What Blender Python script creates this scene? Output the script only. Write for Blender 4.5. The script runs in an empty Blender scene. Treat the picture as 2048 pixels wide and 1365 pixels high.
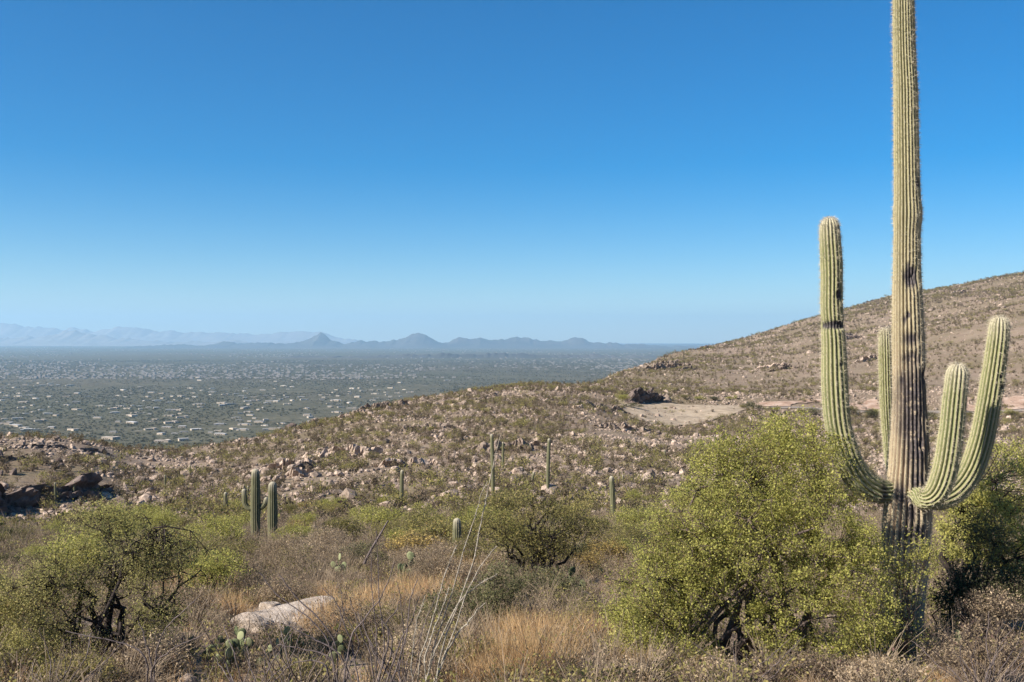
import bpy, math, random
import numpy as np
from mathutils import Vector

sc = bpy.context.scene
COL = sc.collection
R = math.radians
F = 1990.0            # focal length in pixels of the 2048 wide photograph
CX, HY = 1024.0, 678.0  # centre column, row of the true horizon

# ------------------------------------------------------------------ camera
cam_d = bpy.data.cameras.new('camera')
cam = bpy.data.objects.new('camera', cam_d)
COL.objects.link(cam)
cam.location = (0, 0, 0)
cam_d.sensor_width = 36.0
cam_d.lens = 36.0 * F / 2048.0
cam.rotation_euler = (R(90) + (HY - 682.5) / F, 0, 0)
cam_d.clip_start = 0.05
cam_d.clip_end = 200000.0
sc.camera = cam

# ------------------------------------------------------------------ sky + sun
SUN_EL = R(36.0)
SUN_H = Vector((-0.90, -0.435)).normalized()       # to the left of the view
sun_dir = Vector((SUN_H.x * math.cos(SUN_EL), SUN_H.y * math.cos(SUN_EL), math.sin(SUN_EL)))
world = bpy.data.worlds.new('World')
sc.world = world
world.use_nodes = True
wn = world.node_tree
wn.nodes.clear()
sky = wn.nodes.new('ShaderNodeTexSky')
sky.sky_type = 'NISHITA'
sky.sun_disc = False
sky.sun_elevation = SUN_EL
sky.sun_rotation = math.atan2(sun_dir.x, sun_dir.y)
sky.altitude = 900.0
sky.air_density = 1.0
sky.dust_density = 0.2
sky.ozone_density = 5.0
hs = wn.nodes.new('ShaderNodeHueSaturation')
hs.inputs['Saturation'].default_value = 1.50
hs.inputs['Value'].default_value = 1.0
bg = wn.nodes.new('ShaderNodeBackground')
bg.inputs['Strength'].default_value = 0.063
wo = wn.nodes.new('ShaderNodeOutputWorld')
wn.links.new(sky.outputs[0], hs.inputs['Color'])
wn.links.new(hs.outputs[0], bg.inputs['Color'])
wn.links.new(bg.outputs[0], wo.inputs['Surface'])
sl = bpy.data.lights.new('sun', 'SUN')
sl.energy = 5.0
sl.angle = R(0.53)
sl.color = (1.0, 0.93, 0.83)
so = bpy.data.objects.new('sun', sl)
COL.objects.link(so)
so.rotation_euler = sun_dir.to_track_quat('Z', 'Y').to_euler()
sc.view_settings.view_transform = 'Standard'
sc.view_settings.look = 'None'
sc.view_settings.exposure = 1.02
sc.view_settings.gamma = 1.0
sc.view_settings.use_curve_mapping = False
sc.render.engine = 'CYCLES'
sc.cycles.max_bounces = 5
sc.cycles.diffuse_bounces = 3
sc.cycles.transmission_bounces = 3
sc.cycles.volume_bounces = 1
sc.cycles.use_denoising = True
HAZE_DENSITY = 4.4e-5
HAZE_COLOR = (0.45, 0.74, 1.0, 1)

# ------------------------------------------------------------------ numeric helpers
def rng(seed):
    return np.random.default_rng(seed)

def _hash(ix, iy, seed):
    h = (ix.astype(np.int64) * 374761393 + iy.astype(np.int64) * 668265263 + seed * 1442695041) & 0xffffffff
    h = ((h ^ (h >> 13)) * 1274126177) & 0xffffffff
    return ((h ^ (h >> 16)) & 0xffffff) / float(0xffffff)

def vnoise(x, y, seed=0):
    x = np.asarray(x, float); y = np.asarray(y, float)
    ix = np.floor(x); iy = np.floor(y)
    fx = x - ix; fy = y - iy
    fx = fx * fx * (3 - 2 * fx); fy = fy * fy * (3 - 2 * fy)
    a = _hash(ix, iy, seed); b = _hash(ix + 1, iy, seed)
    c = _hash(ix, iy + 1, seed); d = _hash(ix + 1, iy + 1, seed)
    return (a * (1 - fx) + b * fx) * (1 - fy) + (c * (1 - fx) + d * fx) * fy - 0.5

def fbm(x, y, seed=0, octs=4):
    s = 0; a = 1.0; t = 0
    for o in range(octs):
        s = s + a * vnoise(x * 2 ** o + 17.3 * o, y * 2 ** o - 9.1 * o, seed + o)
        t += a; a *= 0.5
    return s / t * 2

def sstep(a, b, x):
    t = np.clip((x - a) / (b - a), 0, 1)
    return t * t * (3 - 2 * t)

# ------------------------------------------------------------------ terrain height
NEAR = [(1, 4175), (2, 2680), (3.5, 2030), (6, 1640), (8.5, 1425), (10, 1350), (13, 1285), (18, 1215), (25, 1160), (40, 1102)]
COLS = {
 -900: NEAR + [(60, 1075), (100, 1045), (150, 940), (200, 890), (300, 950), (800, 990), (1600, 925), (2600, 832)],
 0: NEAR + [(60, 1078), (80, 1062), (100, 1046), (108, 1036), (113, 985), (120, 958), (135, 922), (152, 888), (170, 872), (186, 872), (230, 930), (400, 990), (900, 985), (1600, 925), (2600, 832)],
 190: NEAR + [(60, 1076), (100, 1038), (118, 1010), (124, 972), (140, 935), (165, 898), (185, 884), (200, 886), (250, 940), (400, 985), (900, 985), (1600, 925), (2600, 832)],
 270: NEAR + [(60, 1072), (100, 1032), (130, 985), (160, 940), (190, 908), (206, 902), (260, 945), (400, 985), (900, 985), (1600, 925), (2600, 832)],
 440: NEAR + [(60, 1070), (100, 1022), (130, 976), (170, 930), (210, 902), (232, 897), (300, 930), (500, 965), (900, 975), (1600, 925), (2600, 832)],
 600: NEAR + [(60, 1068), (100, 1015), (130, 965), (180, 905), (230, 864), (254, 853), (300, 868), (450, 925), (900, 960), (1600, 925), (2600, 832)],
 750: NEAR + [(60, 1065), (100, 1008), (130, 960), (180, 898), (240, 835), (280, 810), (320, 815), (450, 875), (900, 940), (1600, 925), (2600, 832)],
 900: NEAR + [(60, 1060), (100, 1003), (130, 958), (180, 892), (240, 826), (300, 785), (335, 787), (450, 840), (900, 925), (1600, 925), (2600, 832)],
 1050: NEAR + [(60, 1060), (100, 1000), (130, 955), (180, 888), (240, 822), (300, 778), (340, 770), (370, 772), (480, 815), (900, 900), (1600, 925), (2600, 832)],
 1170: NEAR + [(60, 1060), (100, 1000), (130, 955), (180, 890), (240, 826), (300, 785), (350, 768), (390, 768), (520, 785), (700, 785), (900, 850), (1600, 925), (2600, 832)],
 1250: NEAR + [(60, 1060), (100, 1000), (130, 958), (180, 896), (240, 848), (285, 815), (300, 802), (330, 782), (400, 768), (550, 748), (700, 738), (800, 745), (1000, 800), (1600, 915), (2600, 832)],
 1350: NEAR + [(60, 1060), (100, 1002), (130, 962), (180, 905), (240, 868), (262, 858), (292, 820), (305, 815), (312, 798), (330, 790), (400, 772), (600, 735), (900, 710), (1100, 705), (1400, 730), (2200, 855), (2600, 835)],
 1500: NEAR + [(60, 1058), (100, 1008), (150, 950), (200, 900), (250, 858), (276, 838), (292, 821), (305, 816), (312, 800), (340, 788), (500, 752), (800, 706), (1100, 684), (1250, 681), (1500, 700), (2200, 840), (2600, 838)],
 1780: NEAR + [(60, 1055), (100, 1006), (150, 950), (200, 900), (250, 860), (276, 842), (290, 832), (303, 827), (310, 800), (400, 752), (560, 705), (700, 668), (760, 664), (1000, 620), (1200, 600), (1300, 599), (1600, 630), (2200, 800), (2600, 838)],
 2048: NEAR + [(60, 1052), (100, 1004), (150, 950), (200, 902), (250, 862), (276, 845), (290, 836), (303, 831), (310, 800), (400, 730), (560, 645), (660, 602), (720, 600), (850, 585), (1100, 550), (1250, 543), (1350, 545), (1700, 620), (2600, 838)],
 3000: NEAR + [(60, 1045), (100, 990), (200, 880), (300, 770), (400, 660), (660, 520), (1250, 430), (1400, 440), (2600, 830)],
}
_lx = np.linspace(math.log(0.5), math.log(2800), 420)
_px = np.arange(-900, 3001, 10.0)
def _gs(a, sig, axis):
    n = int(sig * 3) + 1
    k = np.exp(-0.5 * (np.arange(-n, n + 1) / sig) ** 2); k /= k.sum()
    pad = [(0, 0), (0, 0)]; pad[axis] = (n, n)
    b = np.pad(a, pad, mode='edge')
    return np.apply_along_axis(lambda v: np.convolve(v, k, 'valid'), axis, b)
_keys = sorted(COLS)
_tab = np.array([np.interp(_lx, [math.log(p[0]) for p in COLS[k]], [p[1] for p in COLS[k]]) for k in _keys])
_T = np.array([np.interp(_px, _keys, _tab[:, j]) for j in range(len(_lx))]).T
_T = _gs(_T, 3.2, 0)
_T = _gs(_T, 1.1, 1)

def prow(px, d):
    px = np.clip(np.asarray(px, float), -900, 2999); l = np.log(np.clip(np.asarray(d, float), 0.55, 2790))
    u = (px + 900) / 10.0; v = (l - _lx[0]) / (_lx[1] - _lx[0])
    i = np.clip(np.floor(u).astype(int), 0, len(_px) - 2); j = np.clip(np.floor(v).astype(int), 0, len(_lx) - 2)
    a = np.clip(u - i, 0, 1); b = np.clip(v - j, 0, 1)
    return (_T[i, j] * (1 - a) + _T[i + 1, j] * a) * (1 - b) + (_T[i, j + 1] * (1 - a) + _T[i + 1, j + 1] * a) * b

def hgt(x, y):
    """ground height of the hillside, in metres relative to the viewer's eye"""
    x = np.asarray(x, float); y = np.asarray(y, float)
    r = np.hypot(x, y); th = np.arctan2(x, y)
    tc = np.clip(th, -R(44), R(44))
    d = r * np.cos(tc)
    px = CX + F * np.tan(tc)
    d = np.maximum(d, 0.6)
    z = -(prow(px, d) - HY) / F * d
    back = -1.9 + 0.12 * np.maximum(0, r - 4)
    w = sstep(R(48), R(100), np.abs(th))
    z = z * (1 - w) + back * w
    z = z + 0.10 * fbm(x / 2.2, y / 2.2, 3, 3) * sstep(1, 6, r)
    z = z + 0.55 * fbm(x / 11, y / 11, 5, 3) * sstep(40, 120, r)
    z = z + 1.5 * fbm(x / 55, y / 55, 7, 3) * sstep(110, 260, r)
    z = z + 9.0 * fbm(x / 170, y / 170, 9, 4) * sstep(420, 850, r)
    z = z + 3.2 * (0.35 - np.abs(fbm(x / 48 + y / 300, y / 90, 13, 3))) * sstep(320, 600, r)
    return z

def G(px, d):
    x = (px - CX) / F * d
    return Vector((x, d, float(hgt(x, d))))

def P3(px, py, d):
    return np.array([(px - CX) / F * d, d, -(py - HY) / F * d])

# ------------------------------------------------------------------ mesh + object helpers
def mkmesh(name, V, faces, smooth=False, attrs=None, mats=None):
    """faces: list of (n,k) int arrays"""
    me = bpy.data.meshes.new(name)
    V = np.asarray(V, np.float32)
    faces = [np.asarray(f, np.int32) for f in faces if len(f)]
    me.vertices.add(len(V)); me.vertices.foreach_set('co', V.ravel())
    nl = sum(f.size for f in faces); npoly = sum(len(f) for f in faces)
    if npoly:
        me.loops.add(nl); me.polygons.add(npoly)
        me.loops.foreach_set('vertex_index', np.concatenate([f.ravel() for f in faces]))
        tot = np.concatenate([np.full(len(f), f.shape[1], np.int32) for f in faces])
        st = np.concatenate([[0], np.cumsum(tot)[:-1]]).astype(np.int32)
        me.polygons.foreach_set('loop_start', st)
        me.polygons.foreach_set('loop_total', tot)
        me.polygons.foreach_set('use_smooth', np.full(npoly, bool(smooth)))
    for nm, (dom, arr) in (attrs or {}).items():
        a = me.attributes.new(nm, 'FLOAT', dom)
        a.data.foreach_set('value', np.asarray(arr, np.float32))
    for m in (mats if isinstance(mats, (list, tuple)) else [mats]):
        if m: me.materials.append(m)
    me.update(calc_edges=True)
    return me

def link(name, me, parent=None, loc=None, kind=None):
    o = bpy.data.objects.new(name, me)
    COL.objects.link(o)
    if parent is not None: o.parent = parent
    if loc is not None: o.location = loc
    if kind: o['kind'] = kind
    return o

def tag(o, label, cat, group=None):
    o['label'] = label; o['category'] = cat
    if group: o['group'] = group
    return o

def thing(name, label, cat, loc, rz=0.0, s=1.0, group=None):
    o = link(name, None, None, loc)
    o.rotation_euler = (0, 0, rz); o.scale = (s, s, s)
    o.empty_display_size = 0.2
    return tag(o, label, cat, group)

def copy_tree(o, parent=None):
    c = o.copy(); COL.objects.link(c); c.parent = parent
    for ch in o.children: copy_tree(ch, c)
    return c

def tubes(paths, radii, sides):
    """paths (B,K,3), radii (B,K) -> verts, quads"""
    paths = np.asarray(paths, float); B, K, _ = paths.shape
    t = np.gradient(paths, axis=1)
    t /= np.linalg.norm(t, axis=2, keepdims=True) + 1e-9
    m = t.mean(axis=1)
    ref = np.where(np.abs(m[:, 2:3]) < 0.75, np.array([[0, 0, 1.0]]), np.array([[1.0, 0.2, 0]]))
    ref = np.cross(m, ref); ref /= np.linalg.norm(ref, axis=1, keepdims=True) + 1e-9
    n = ref[:, None, :] - t * (t * ref[:, None, :]).sum(2, keepdims=True)
    n /= np.linalg.norm(n, axis=2, keepdims=True) + 1e-9
    b = np.cross(t, n)
    a = np.arange(sides) * 2 * np.pi / sides
    ring = n[:, :, None, :] * np.cos(a)[None, None, :, None] + b[:, :, None, :] * np.sin(a)[None, None, :, None]
    V = paths[:, :, None, :] + ring * np.asarray(radii)[:, :, None, None]
    idx = np.arange(B * K * sides).reshape(B, K, sides)
    i0 = idx[:, :-1, :]; i1 = idx[:, 1:, :]
    q = np.stack([i0, np.roll(i0, -1, 2), np.roll(i1, -1, 2), i1], axis=-1).reshape(-1, 4)
    return V.reshape(-1, 3), q

def join(parts):
    Vs, Qs, o = [], [], 0
    for V, Q in parts:
        Vs.append(V); Qs.append(Q + o); o += len(V)
    return np.concatenate(Vs), Qs

def bez(p0, p1, p2, K):
    t = np.linspace(0, 1, K)[None, :, None]
    return (1 - t) ** 2 * p0[:, None] + 2 * t * (1 - t) * p1[:, None] + t ** 2 * p2[:, None]

def wander(paths, amp, r):
    B, K, _ = paths.shape
    w = np.cumsum(r.normal(0, 1, (B, K, 3)), axis=1)
    w -= np.linspace(0, 1, K)[None, :, None] * w[:, -1:, :] + 0 * w
    w[:, 0] = 0
    L = np.linalg.norm(paths[:, -1] - paths[:, 0], axis=1)[:, None, None]
    return paths + w * amp * L / math.sqrt(K)

def nearest(q, pts):
    out = np.empty(len(q), int)
    for s in range(0, len(q), 2000):
        d = ((q[s:s + 2000, None, :] - pts[None]) ** 2).sum(2)
        out[s:s + 2000] = d.argmin(1)
    return out

def leafquads(C, L, W, r, jitter=0.42, up=0.0):
    n = len(C)
    a = r.normal(0, 1, (n, 3)); a /= np.linalg.norm(a, axis=1, keepdims=True)
    b = r.normal(0, 1, (n, 3)); b[:, 2] += up
    b = np.cross(a, b); b /= np.linalg.norm(b, axis=1, keepdims=True) + 1e-9
    s = (1 + jitter * r.normal(0, 1, (n, 1))).clip(0.35, 2.2)
    a = a * L * s * 0.5; b = b * W * s * 0.5
    V = np.stack([C - a, C + b - a * 0.1, C + a, C - b - a * 0.1], axis=1).reshape(-1, 3)
    return V, np.arange(n * 4).reshape(n, 4)

def noise3(p, f, seed):
    return vnoise(p[:, 0] * f + p[:, 2] * f * 0.7, p[:, 1] * f - p[:, 2] * f * 0.9, seed) + \
           vnoise(p[:, 0] * f * 0.8 - 5, p[:, 2] * f * 1.3 + p[:, 1] * f * 0.4, seed + 1)

def plant_meshes(name, ells, seed, mb, ml, limbs=10, subs=120, twigs=1200, leaves=15000, leaf=(0.022, 0.012),
                 r0=0.05, shell=0.5, gap=-0.35, gapf=1.2, spread=0.05, wob=0.12, roots=None, flat=0.0, zmin=0.03, twr=0.0022, sag=0.0):
    """a woody plant grown from its root point(s) out to targets spread through its crown volume"""
    r = rng(seed)
    E = np.array(ells, float)
    w = (E[:, 3] * E[:, 4] * E[:, 5]) ** 0.75; w /= w.sum()
    def sample(n):
        k = r.choice(len(E), n * 3, p=w)
        d = r.normal(0, 1, (n * 3, 3)); d /= np.linalg.norm(d, axis=1, keepdims=True)
        rad = (shell + (1 - shell) * r.random(n * 3) ** 0.6)[:, None]
        rad = np.where(r.random((n * 3, 1)) < 0.18, rad * r.random((n * 3, 1)), rad)
        lump = 1 + 0.24 * noise3(d * 1.7 + k[:, None], 1.3, seed)[:, None] + 0.10 * r.normal(0, 1, (n * 3, 1))
        p = E[k, :3] + d * rad * E[k, 3:] * lump
        ok = (p[:, 2] > zmin) & (noise3(p, gapf, seed + 5) > gap)
        return p[ok][:n]
    RT = np.array(roots if roots is not None else [[0, 0, 0]], float)
    lt = sample(limbs)
    rb = RT[r.integers(0, len(RT), len(lt))] + r.normal(0, r0 * 0.5, (len(lt), 3)) * [1, 1, 0]
    rb[:, 2] -= 0.12
    mid = rb + (lt - rb) * np.array([0.32, 0.32, 0.55]) * (1 + 0.3 * r.normal(0, 1, (len(lt), 1)))
    NK = 10 if r0 > 0.02 else 7
    LP = wander(bez(rb, mid, rb + (lt - rb) * 0.86, NK), wob, r)
    rad0 = r0 * (0.55 + 0.6 * r.random(len(lt)))
    LR = rad0[:, None] * np.linspace(1, 0.25, NK)[None]
    parts = [tubes(LP, LR, 6 if r0 > 0.02 else 4)]
    cand = LP[:, 2:].reshape(-1, 3); crad = LR[:, 2:].reshape(-1)
    st = sample(subs)
    ni = nearest(st, cand)
    p0 = cand[ni]
    md = p0 + (st - p0) * 0.5 + np.array([0, 0, 0.18]) * np.linalg.norm(st - p0, axis=1, keepdims=True) * (r.random((len(st), 1)) - 0.2)
    SP = wander(bez(p0, md, st, 6), wob * 1.1, r)
    SR = np.minimum(crad[ni] * 0.62, 0.012 + r0 * 0.16)[:, None] * np.linspace(1, 0.28, 6)[None]
    parts.append(tubes(SP, SR, 3))
    cand2 = SP[:, 2:].reshape(-1, 3); crad2 = SR[:, 2:].reshape(-1)
    tt = sample(twigs)
    ni = nearest(tt, cand2)
    p0 = cand2[ni]
    md = p0 + (tt - p0) * 0.5 + r.normal(0, 0.12, (len(tt), 3)) * np.linalg.norm(tt - p0, axis=1, keepdims=True)
    tt2 = tt - np.array([0, 0, 1.0]) * sag * np.linalg.norm(tt - p0, axis=1, keepdims=True)
    TP = wander(bez(p0, md, tt2, 3), wob, r)
    TR = np.minimum(crad2[ni] * 0.7, twr * 2)[:, None] * np.array([[1, .75, .4]])
    TR = np.maximum(TR, twr * 0.6)
    parts.append(tubes(TP, TR, 3))
    V, Q = join(parts)
    mebr = mkmesh(name + '_wood', V, Q, True, None, mb)
    mele = None
    if leaves:
        bi = r.integers(0, len(TP), leaves)
        k = r.random(leaves) ** 0.7 * 2
        k0 = np.floor(k).astype(int).clip(0, 1); fr = (k - k0)[:, None]
        C = TP[bi, k0] * (1 - fr) + TP[bi, k0 + 1] * fr + r.normal(0, spread, (leaves, 3))
        C = C[C[:, 2] > zmin * 0.5]
        V, Q = leafquads(C, leaf[0], leaf[1], r)
        tone = 0.5 + 0.24 * r.normal(0, 1, len(C)) + 0.35 * noise3(C, 0.9, seed + 9) + 0.3 * noise3(C, 3.1, seed + 11)
        mele = mkmesh(name + '_leaf', V, [Q], False, {'v': ('FACE', tone.clip(0, 1))}, ml)
    return mebr, mele

# ------------------------------------------------------------------ materials
class NT:
    def __init__(s, name):
        s.m = bpy.data.materials.new(name); s.m.use_nodes = True
        s.t = s.m.node_tree; s.t.nodes.clear()
        s.out = s.n('ShaderNodeOutputMaterial')
    def n(s, typ, **kw):
        nd = s.t.nodes.new(typ)
        for k, v in kw.items(): setattr(nd, k, v)
        return nd
    def l(s, a, b): s.t.links.new(a, b)
    def coord(s, which='Object', scale=(1, 1, 1)):
        c = s.n('ShaderNodeTexCoord'); mp = s.n('ShaderNodeMapping')
        mp.inputs['Scale'].default_value = scale
        s.l(c.outputs[which], mp.inputs[0]); return mp.outputs[0]
    def noise(s, vec, scale, detail=4, rough=0.55):
        n = s.n('ShaderNodeTexNoise'); n.inputs['Scale'].default_value = scale
        n.inputs['Detail'].default_value = detail; n.inputs['Roughness'].default_value = rough
        if vec is not None: s.l(vec, n.inputs['Vector'])
        return n.outputs['Fac']
    def ramp(s, fac, stops):
        n = s.n('ShaderNodeValToRGB'); e = n.color_ramp.elements
        while len(e) < len(stops): e.new(0.5)
        for i, (p, c) in enumerate(stops):
            e[i].position = p; e[i].color = (*c, 1) if len(c) == 3 else c
        s.l(fac, n.inputs[0]); return n.outputs[0]
    def mix(s, fac, a, b, mode='MIX'):
        n = s.n('ShaderNodeMix', data_type='RGBA', blend_type=mode)
        if hasattr(fac, 'links'): s.l(fac, n.inputs[0])
        else: n.inputs[0].default_value = fac
        for v, i in ((a, 6), (b, 7)):
            if hasattr(v, 'links'): s.l(v, n.inputs[i])
            else: n.inputs[i].default_value = (*v, 1)
        return n.outputs[2]
    def math(s, op, a, b=None):
        n = s.n('ShaderNodeMath', operation=op)
        for v, i in ((a, 0), (b, 1)):
            if v is None: continue
            if hasattr(v, 'links'): s.l(v, n.inputs[i])
            else: n.inputs[i].default_value = v
        return n.outputs[0]
    def attr(s, name):
        n = s.n('ShaderNodeAttribute', attribute_name=name); return n.outputs['Fac']
    def rand(s):
        return s.n('ShaderNodeObjectInfo').outputs['Random']
    def bsdf(s, col, rough=0.9, bump=None, bstr=0.3, bdist=0.05, spec=0.15):
        p = s.n('ShaderNodeBsdfPrincipled')
        if hasattr(col, 'links'): s.l(col, p.inputs['Base Color'])
        else: p.inputs['Base Color'].default_value = (*col, 1)
        p.inputs['Roughness'].default_value = rough
        p.inputs['Specular IOR Level'].default_value = spec
        if bump is not None:
            b = s.n('ShaderNodeBump'); b.inputs['Strength'].default_value = bstr; b.inputs['Distance'].default_value = bdist
            s.l(bump, b.inputs['Height']); s.l(b.outputs[0], p.inputs['Normal'])
        s.l(p.outputs[0], s.out.inputs[0]); return s.m

def leaf_mat(name, c0, c1, c2, trans=0.35, rv=0.25):
    t = NT(name)
    col = t.ramp(t.attr('v'), [(0.0, (c0[0] * 1.05, c0[1] * 0.85, c0[2] * 1.2)), (0.06, c0), (0.5, c1), (1.0, c2)])
    h = t.n('ShaderNodeHueSaturation')
    t.l(col, h.inputs['Color'])
    t.l(t.math('ADD', t.math('MULTIPLY', t.rand(), rv * 2), 1 - rv), h.inputs['Value'])
    d = t.n('ShaderNodeBsdfDiffuse'); tr = t.n('ShaderNodeBsdfTranslucent')
    t.l(h.outputs[0], d.inputs[0]); t.l(h.outputs[0], tr.inputs[0])
    mx = t.n('ShaderNodeMixShader'); mx.inputs[0].default_value = trans
    t.l(d.outputs[0], mx.inputs[1]); t.l(tr.outputs[0], mx.inputs[2])
    t.l(mx.outputs[0], t.out.inputs[0]); return t.m

def wood_mat(name, c0, c1, sc_=9.0):
    t = NT(name)
    v = t.coord('Object')
    f = t.noise(v, sc_, 4)
    col = t.ramp(f, [(0.3, c0), (0.7, c1)])
    return t.bsdf(col, 0.95, t.noise(v, sc_ * 6, 3), 0.4, 0.02)

M = {}
M['leaf_paloverde'] = leaf_mat('paloverde leaves', (0.25, 0.25, 0.07), (0.43, 0.415, 0.115), (0.61, 0.545, 0.19), 0.48, 0.06)
M['leaf_mesquite'] = leaf_mat('mesquite leaves', (0.21, 0.205, 0.075), (0.36, 0.335, 0.125), (0.52, 0.45, 0.19), 0.45, 0.08)
M['leaf_creosote'] = leaf_mat('creosote leaves', (0.07, 0.072, 0.034), (0.13, 0.13, 0.062), (0.23, 0.21, 0.11), 0.35, 0.2)
M['leaf_olive'] = leaf_mat('olive scrub leaves', (0.15, 0.145, 0.05), (0.25, 0.225, 0.08), (0.37, 0.30, 0.12), 0.4, 0.25)
M['leaf_yellow'] = leaf_mat('yellowing scrub leaves', (0.20, 0.15, 0.05), (0.36, 0.26, 0.09), (0.50, 0.37, 0.14), 0.35, 0.25)
M['leaf_grey'] = leaf_mat('grey dry leaves', (0.18, 0.13, 0.082), (0.33, 0.25, 0.16), (0.48, 0.375, 0.25), 0.25, 0.25)
M['leaf_straw'] = leaf_mat('straw blades', (0.31, 0.185, 0.085), (0.54, 0.355, 0.175), (0.71, 0.525, 0.30), 0.35, 0.2)
M['leaf_slope'] = leaf_mat('slope scrub', (0.10, 0.082, 0.05), (0.175, 0.14, 0.083), (0.27, 0.21, 0.125), 0.3, 0.4)
M['leaf_slope_dry'] = leaf_mat('slope dry scrub', (0.14, 0.105, 0.075), (0.25, 0.19, 0.135), (0.38, 0.29, 0.20), 0.25, 0.4)
M['leaf_valley'] = leaf_mat('valley trees', (0.06, 0.056, 0.03), (0.11, 0.10, 0.052), (0.18, 0.155, 0.085), 0.3, 0.4)
M['bark_dark'] = wood_mat('dark bark', (0.020, 0.015, 0.013), (0.055, 0.043, 0.037))
M['bark_grey'] = wood_mat('grey bark', (0.115, 0.085, 0.058), (0.34, 0.262, 0.185))
M['bark_brown'] = wood_mat('brown bark', (0.06, 0.042, 0.034), (0.16, 0.12, 0.10))
M['wand_grey'] = wood_mat('grey wand', (0.17, 0.145, 0.11), (0.46, 0.405, 0.325), 22)
M['wand_dark'] = wood_mat('dark dead wand', (0.07, 0.055, 0.05), (0.2, 0.16, 0.15), 22)

def ground_mat():
    t = NT('desert ground')
    v = t.coord('Object')
    big = t.noise(v, 0.018, 5); mid = t.noise(v, 0.16, 5, 0.65); fine = t.noise(v, 1.4, 6, 0.7); grit = t.noise(v, 14, 4, 0.7)
    base = t.ramp(mid, [(0.28, (0.165, 0.118, 0.083)), (0.5, (0.26, 0.194, 0.142)), (0.72, (0.36, 0.28, 0.212))])
    veg = t.ramp(fine, [(0.35, (0.10, 0.085, 0.042)), (0.7, (0.21, 0.16, 0.095))])
    c = t.mix(t.ramp(t.math('ADD', t.math('MULTIPLY', big, 0.6), t.math('MULTIPLY', mid, 0.45)), [(0.46, (0, 0, 0)), (0.60, (0.75, 0.75, 0.75))]), base, veg)
    c = t.mix(t.ramp(fine, [(0.55, (0, 0, 0)), (0.72, (0.7, 0.7, 0.7))]), c, (0.42, 0.335, 0.27))
    c = t.mix(t.ramp(grit, [(0.3, (0.55, 0.55, 0.55)), (0.5, (0, 0, 0))]), c, (0.12, 0.085, 0.062))
    hgtn = t.math('ADD', t.math('MULTIPLY', fine, 1.0), t.math('MULTIPLY', grit, 0.12))
    return t.bsdf(c, 0.97, hgtn, 0.8, 0.25, 0.05)
M['ground'] = ground_mat()

def valley_mat():
    t = NT('valley floor')
    v = t.coord('Object')
    a = t.noise(v, 0.0006, 5); b = t.noise(v, 0.006, 6, 0.7); c_ = t.noise(v, 0.045, 4, 0.75)
    c = t.ramp(c_, [(0.36, (0.052, 0.047, 0.030)), (0.52, (0.095, 0.083, 0.054)), (0.68, (0.19, 0.158, 0.115))])
    c = t.mix(t.ramp(b, [(0.5, (0, 0, 0)), (0.72, (0.6, 0.6, 0.6))]), c, (0.17, 0.15, 0.10))
    c = t.mix(t.ramp(a, [(0.35, (0.55, 0.55, 0.55)), (0.6, (0, 0, 0))]), c, (0.075, 0.078, 0.048))
    vo = t.n('ShaderNodeTexVoronoi'); vo.inputs['Scale'].default_value = 0.013
    t.l(v, vo.inputs['Vector'])
    spot = t.ramp(vo.outputs['Distance'], [(0.10, (1, 1, 1)), (0.17, (0, 0, 0))])
    sel = t.ramp(t.noise(v, 0.0035, 3), [(0.52, (0, 0, 0)), (0.60, (0.5, 0.5, 0.5))])
    c = t.mix(t.math('MULTIPLY', spot, sel), c, (0.34, 0.30, 0.26))
    return t.bsdf(c, 1.0, c_, 0.6, 6.0, 0.0)
M['valley'] = valley_mat()

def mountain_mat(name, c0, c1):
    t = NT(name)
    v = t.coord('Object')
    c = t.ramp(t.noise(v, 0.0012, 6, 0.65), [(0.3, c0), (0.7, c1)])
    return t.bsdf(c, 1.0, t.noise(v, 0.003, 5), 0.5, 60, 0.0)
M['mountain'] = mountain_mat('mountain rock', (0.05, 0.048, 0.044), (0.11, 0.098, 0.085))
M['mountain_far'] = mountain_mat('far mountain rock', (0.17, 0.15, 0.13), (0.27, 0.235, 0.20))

def rock_mat(name, c0, c1, c2, scale=2.2, rv=0.3):
    t = NT(name)
    v = t.coord('Object')
    c = t.ramp(t.noise(v, scale, 6, 0.65), [(0.3, c0), (0.5, c1), (0.7, c2)])
    c = t.mix(t.ramp(t.noise(v, scale * 4.5, 4, 0.7), [(0.55, (0, 0, 0)), (0.7, (0.6, 0.6, 0.6))]), c, c0)
    h = t.n('ShaderNodeHueSaturation'); t.l(c, h.inputs['Color'])
    t.l(t.math('ADD', t.math('MULTIPLY', t.rand(), rv * 2), 1 - rv), h.inputs['Value'])
    return t.bsdf(h.outputs[0], 0.95, t.noise(v, scale * 5, 6, 0.7), 0.7, 0.08, 0.1)
M['rock'] = rock_mat('tan rock', (0.16, 0.117, 0.088), (0.315, 0.240, 0.185), (0.48, 0.385, 0.31), 2.2, 0.42)
M['rock_shade_dark'] = rock_mat('dark rock with painted shade', (0.06, 0.045, 0.039), (0.125, 0.095, 0.081), (0.215, 0.165, 0.14), 0.8, 0.15)  # shade of the cliffs and road cut is put into this dark rock colour
M['rock_pale'] = rock_mat('pale granite', (0.27, 0.205, 0.15), (0.47, 0.385, 0.31), (0.60, 0.51, 0.42), 2.4, 0.06)
M['gravel'] = rock_mat('pale road gravel', (0.22, 0.17, 0.118), (0.34, 0.268, 0.19), (0.43, 0.345, 0.25), 0.30, 0.0)
M['cutbank'] = rock_mat('pinkish cut bank', (0.24, 0.15, 0.10), (0.38, 0.265, 0.195), (0.50, 0.39, 0.31), 0.30, 0.0)
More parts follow.
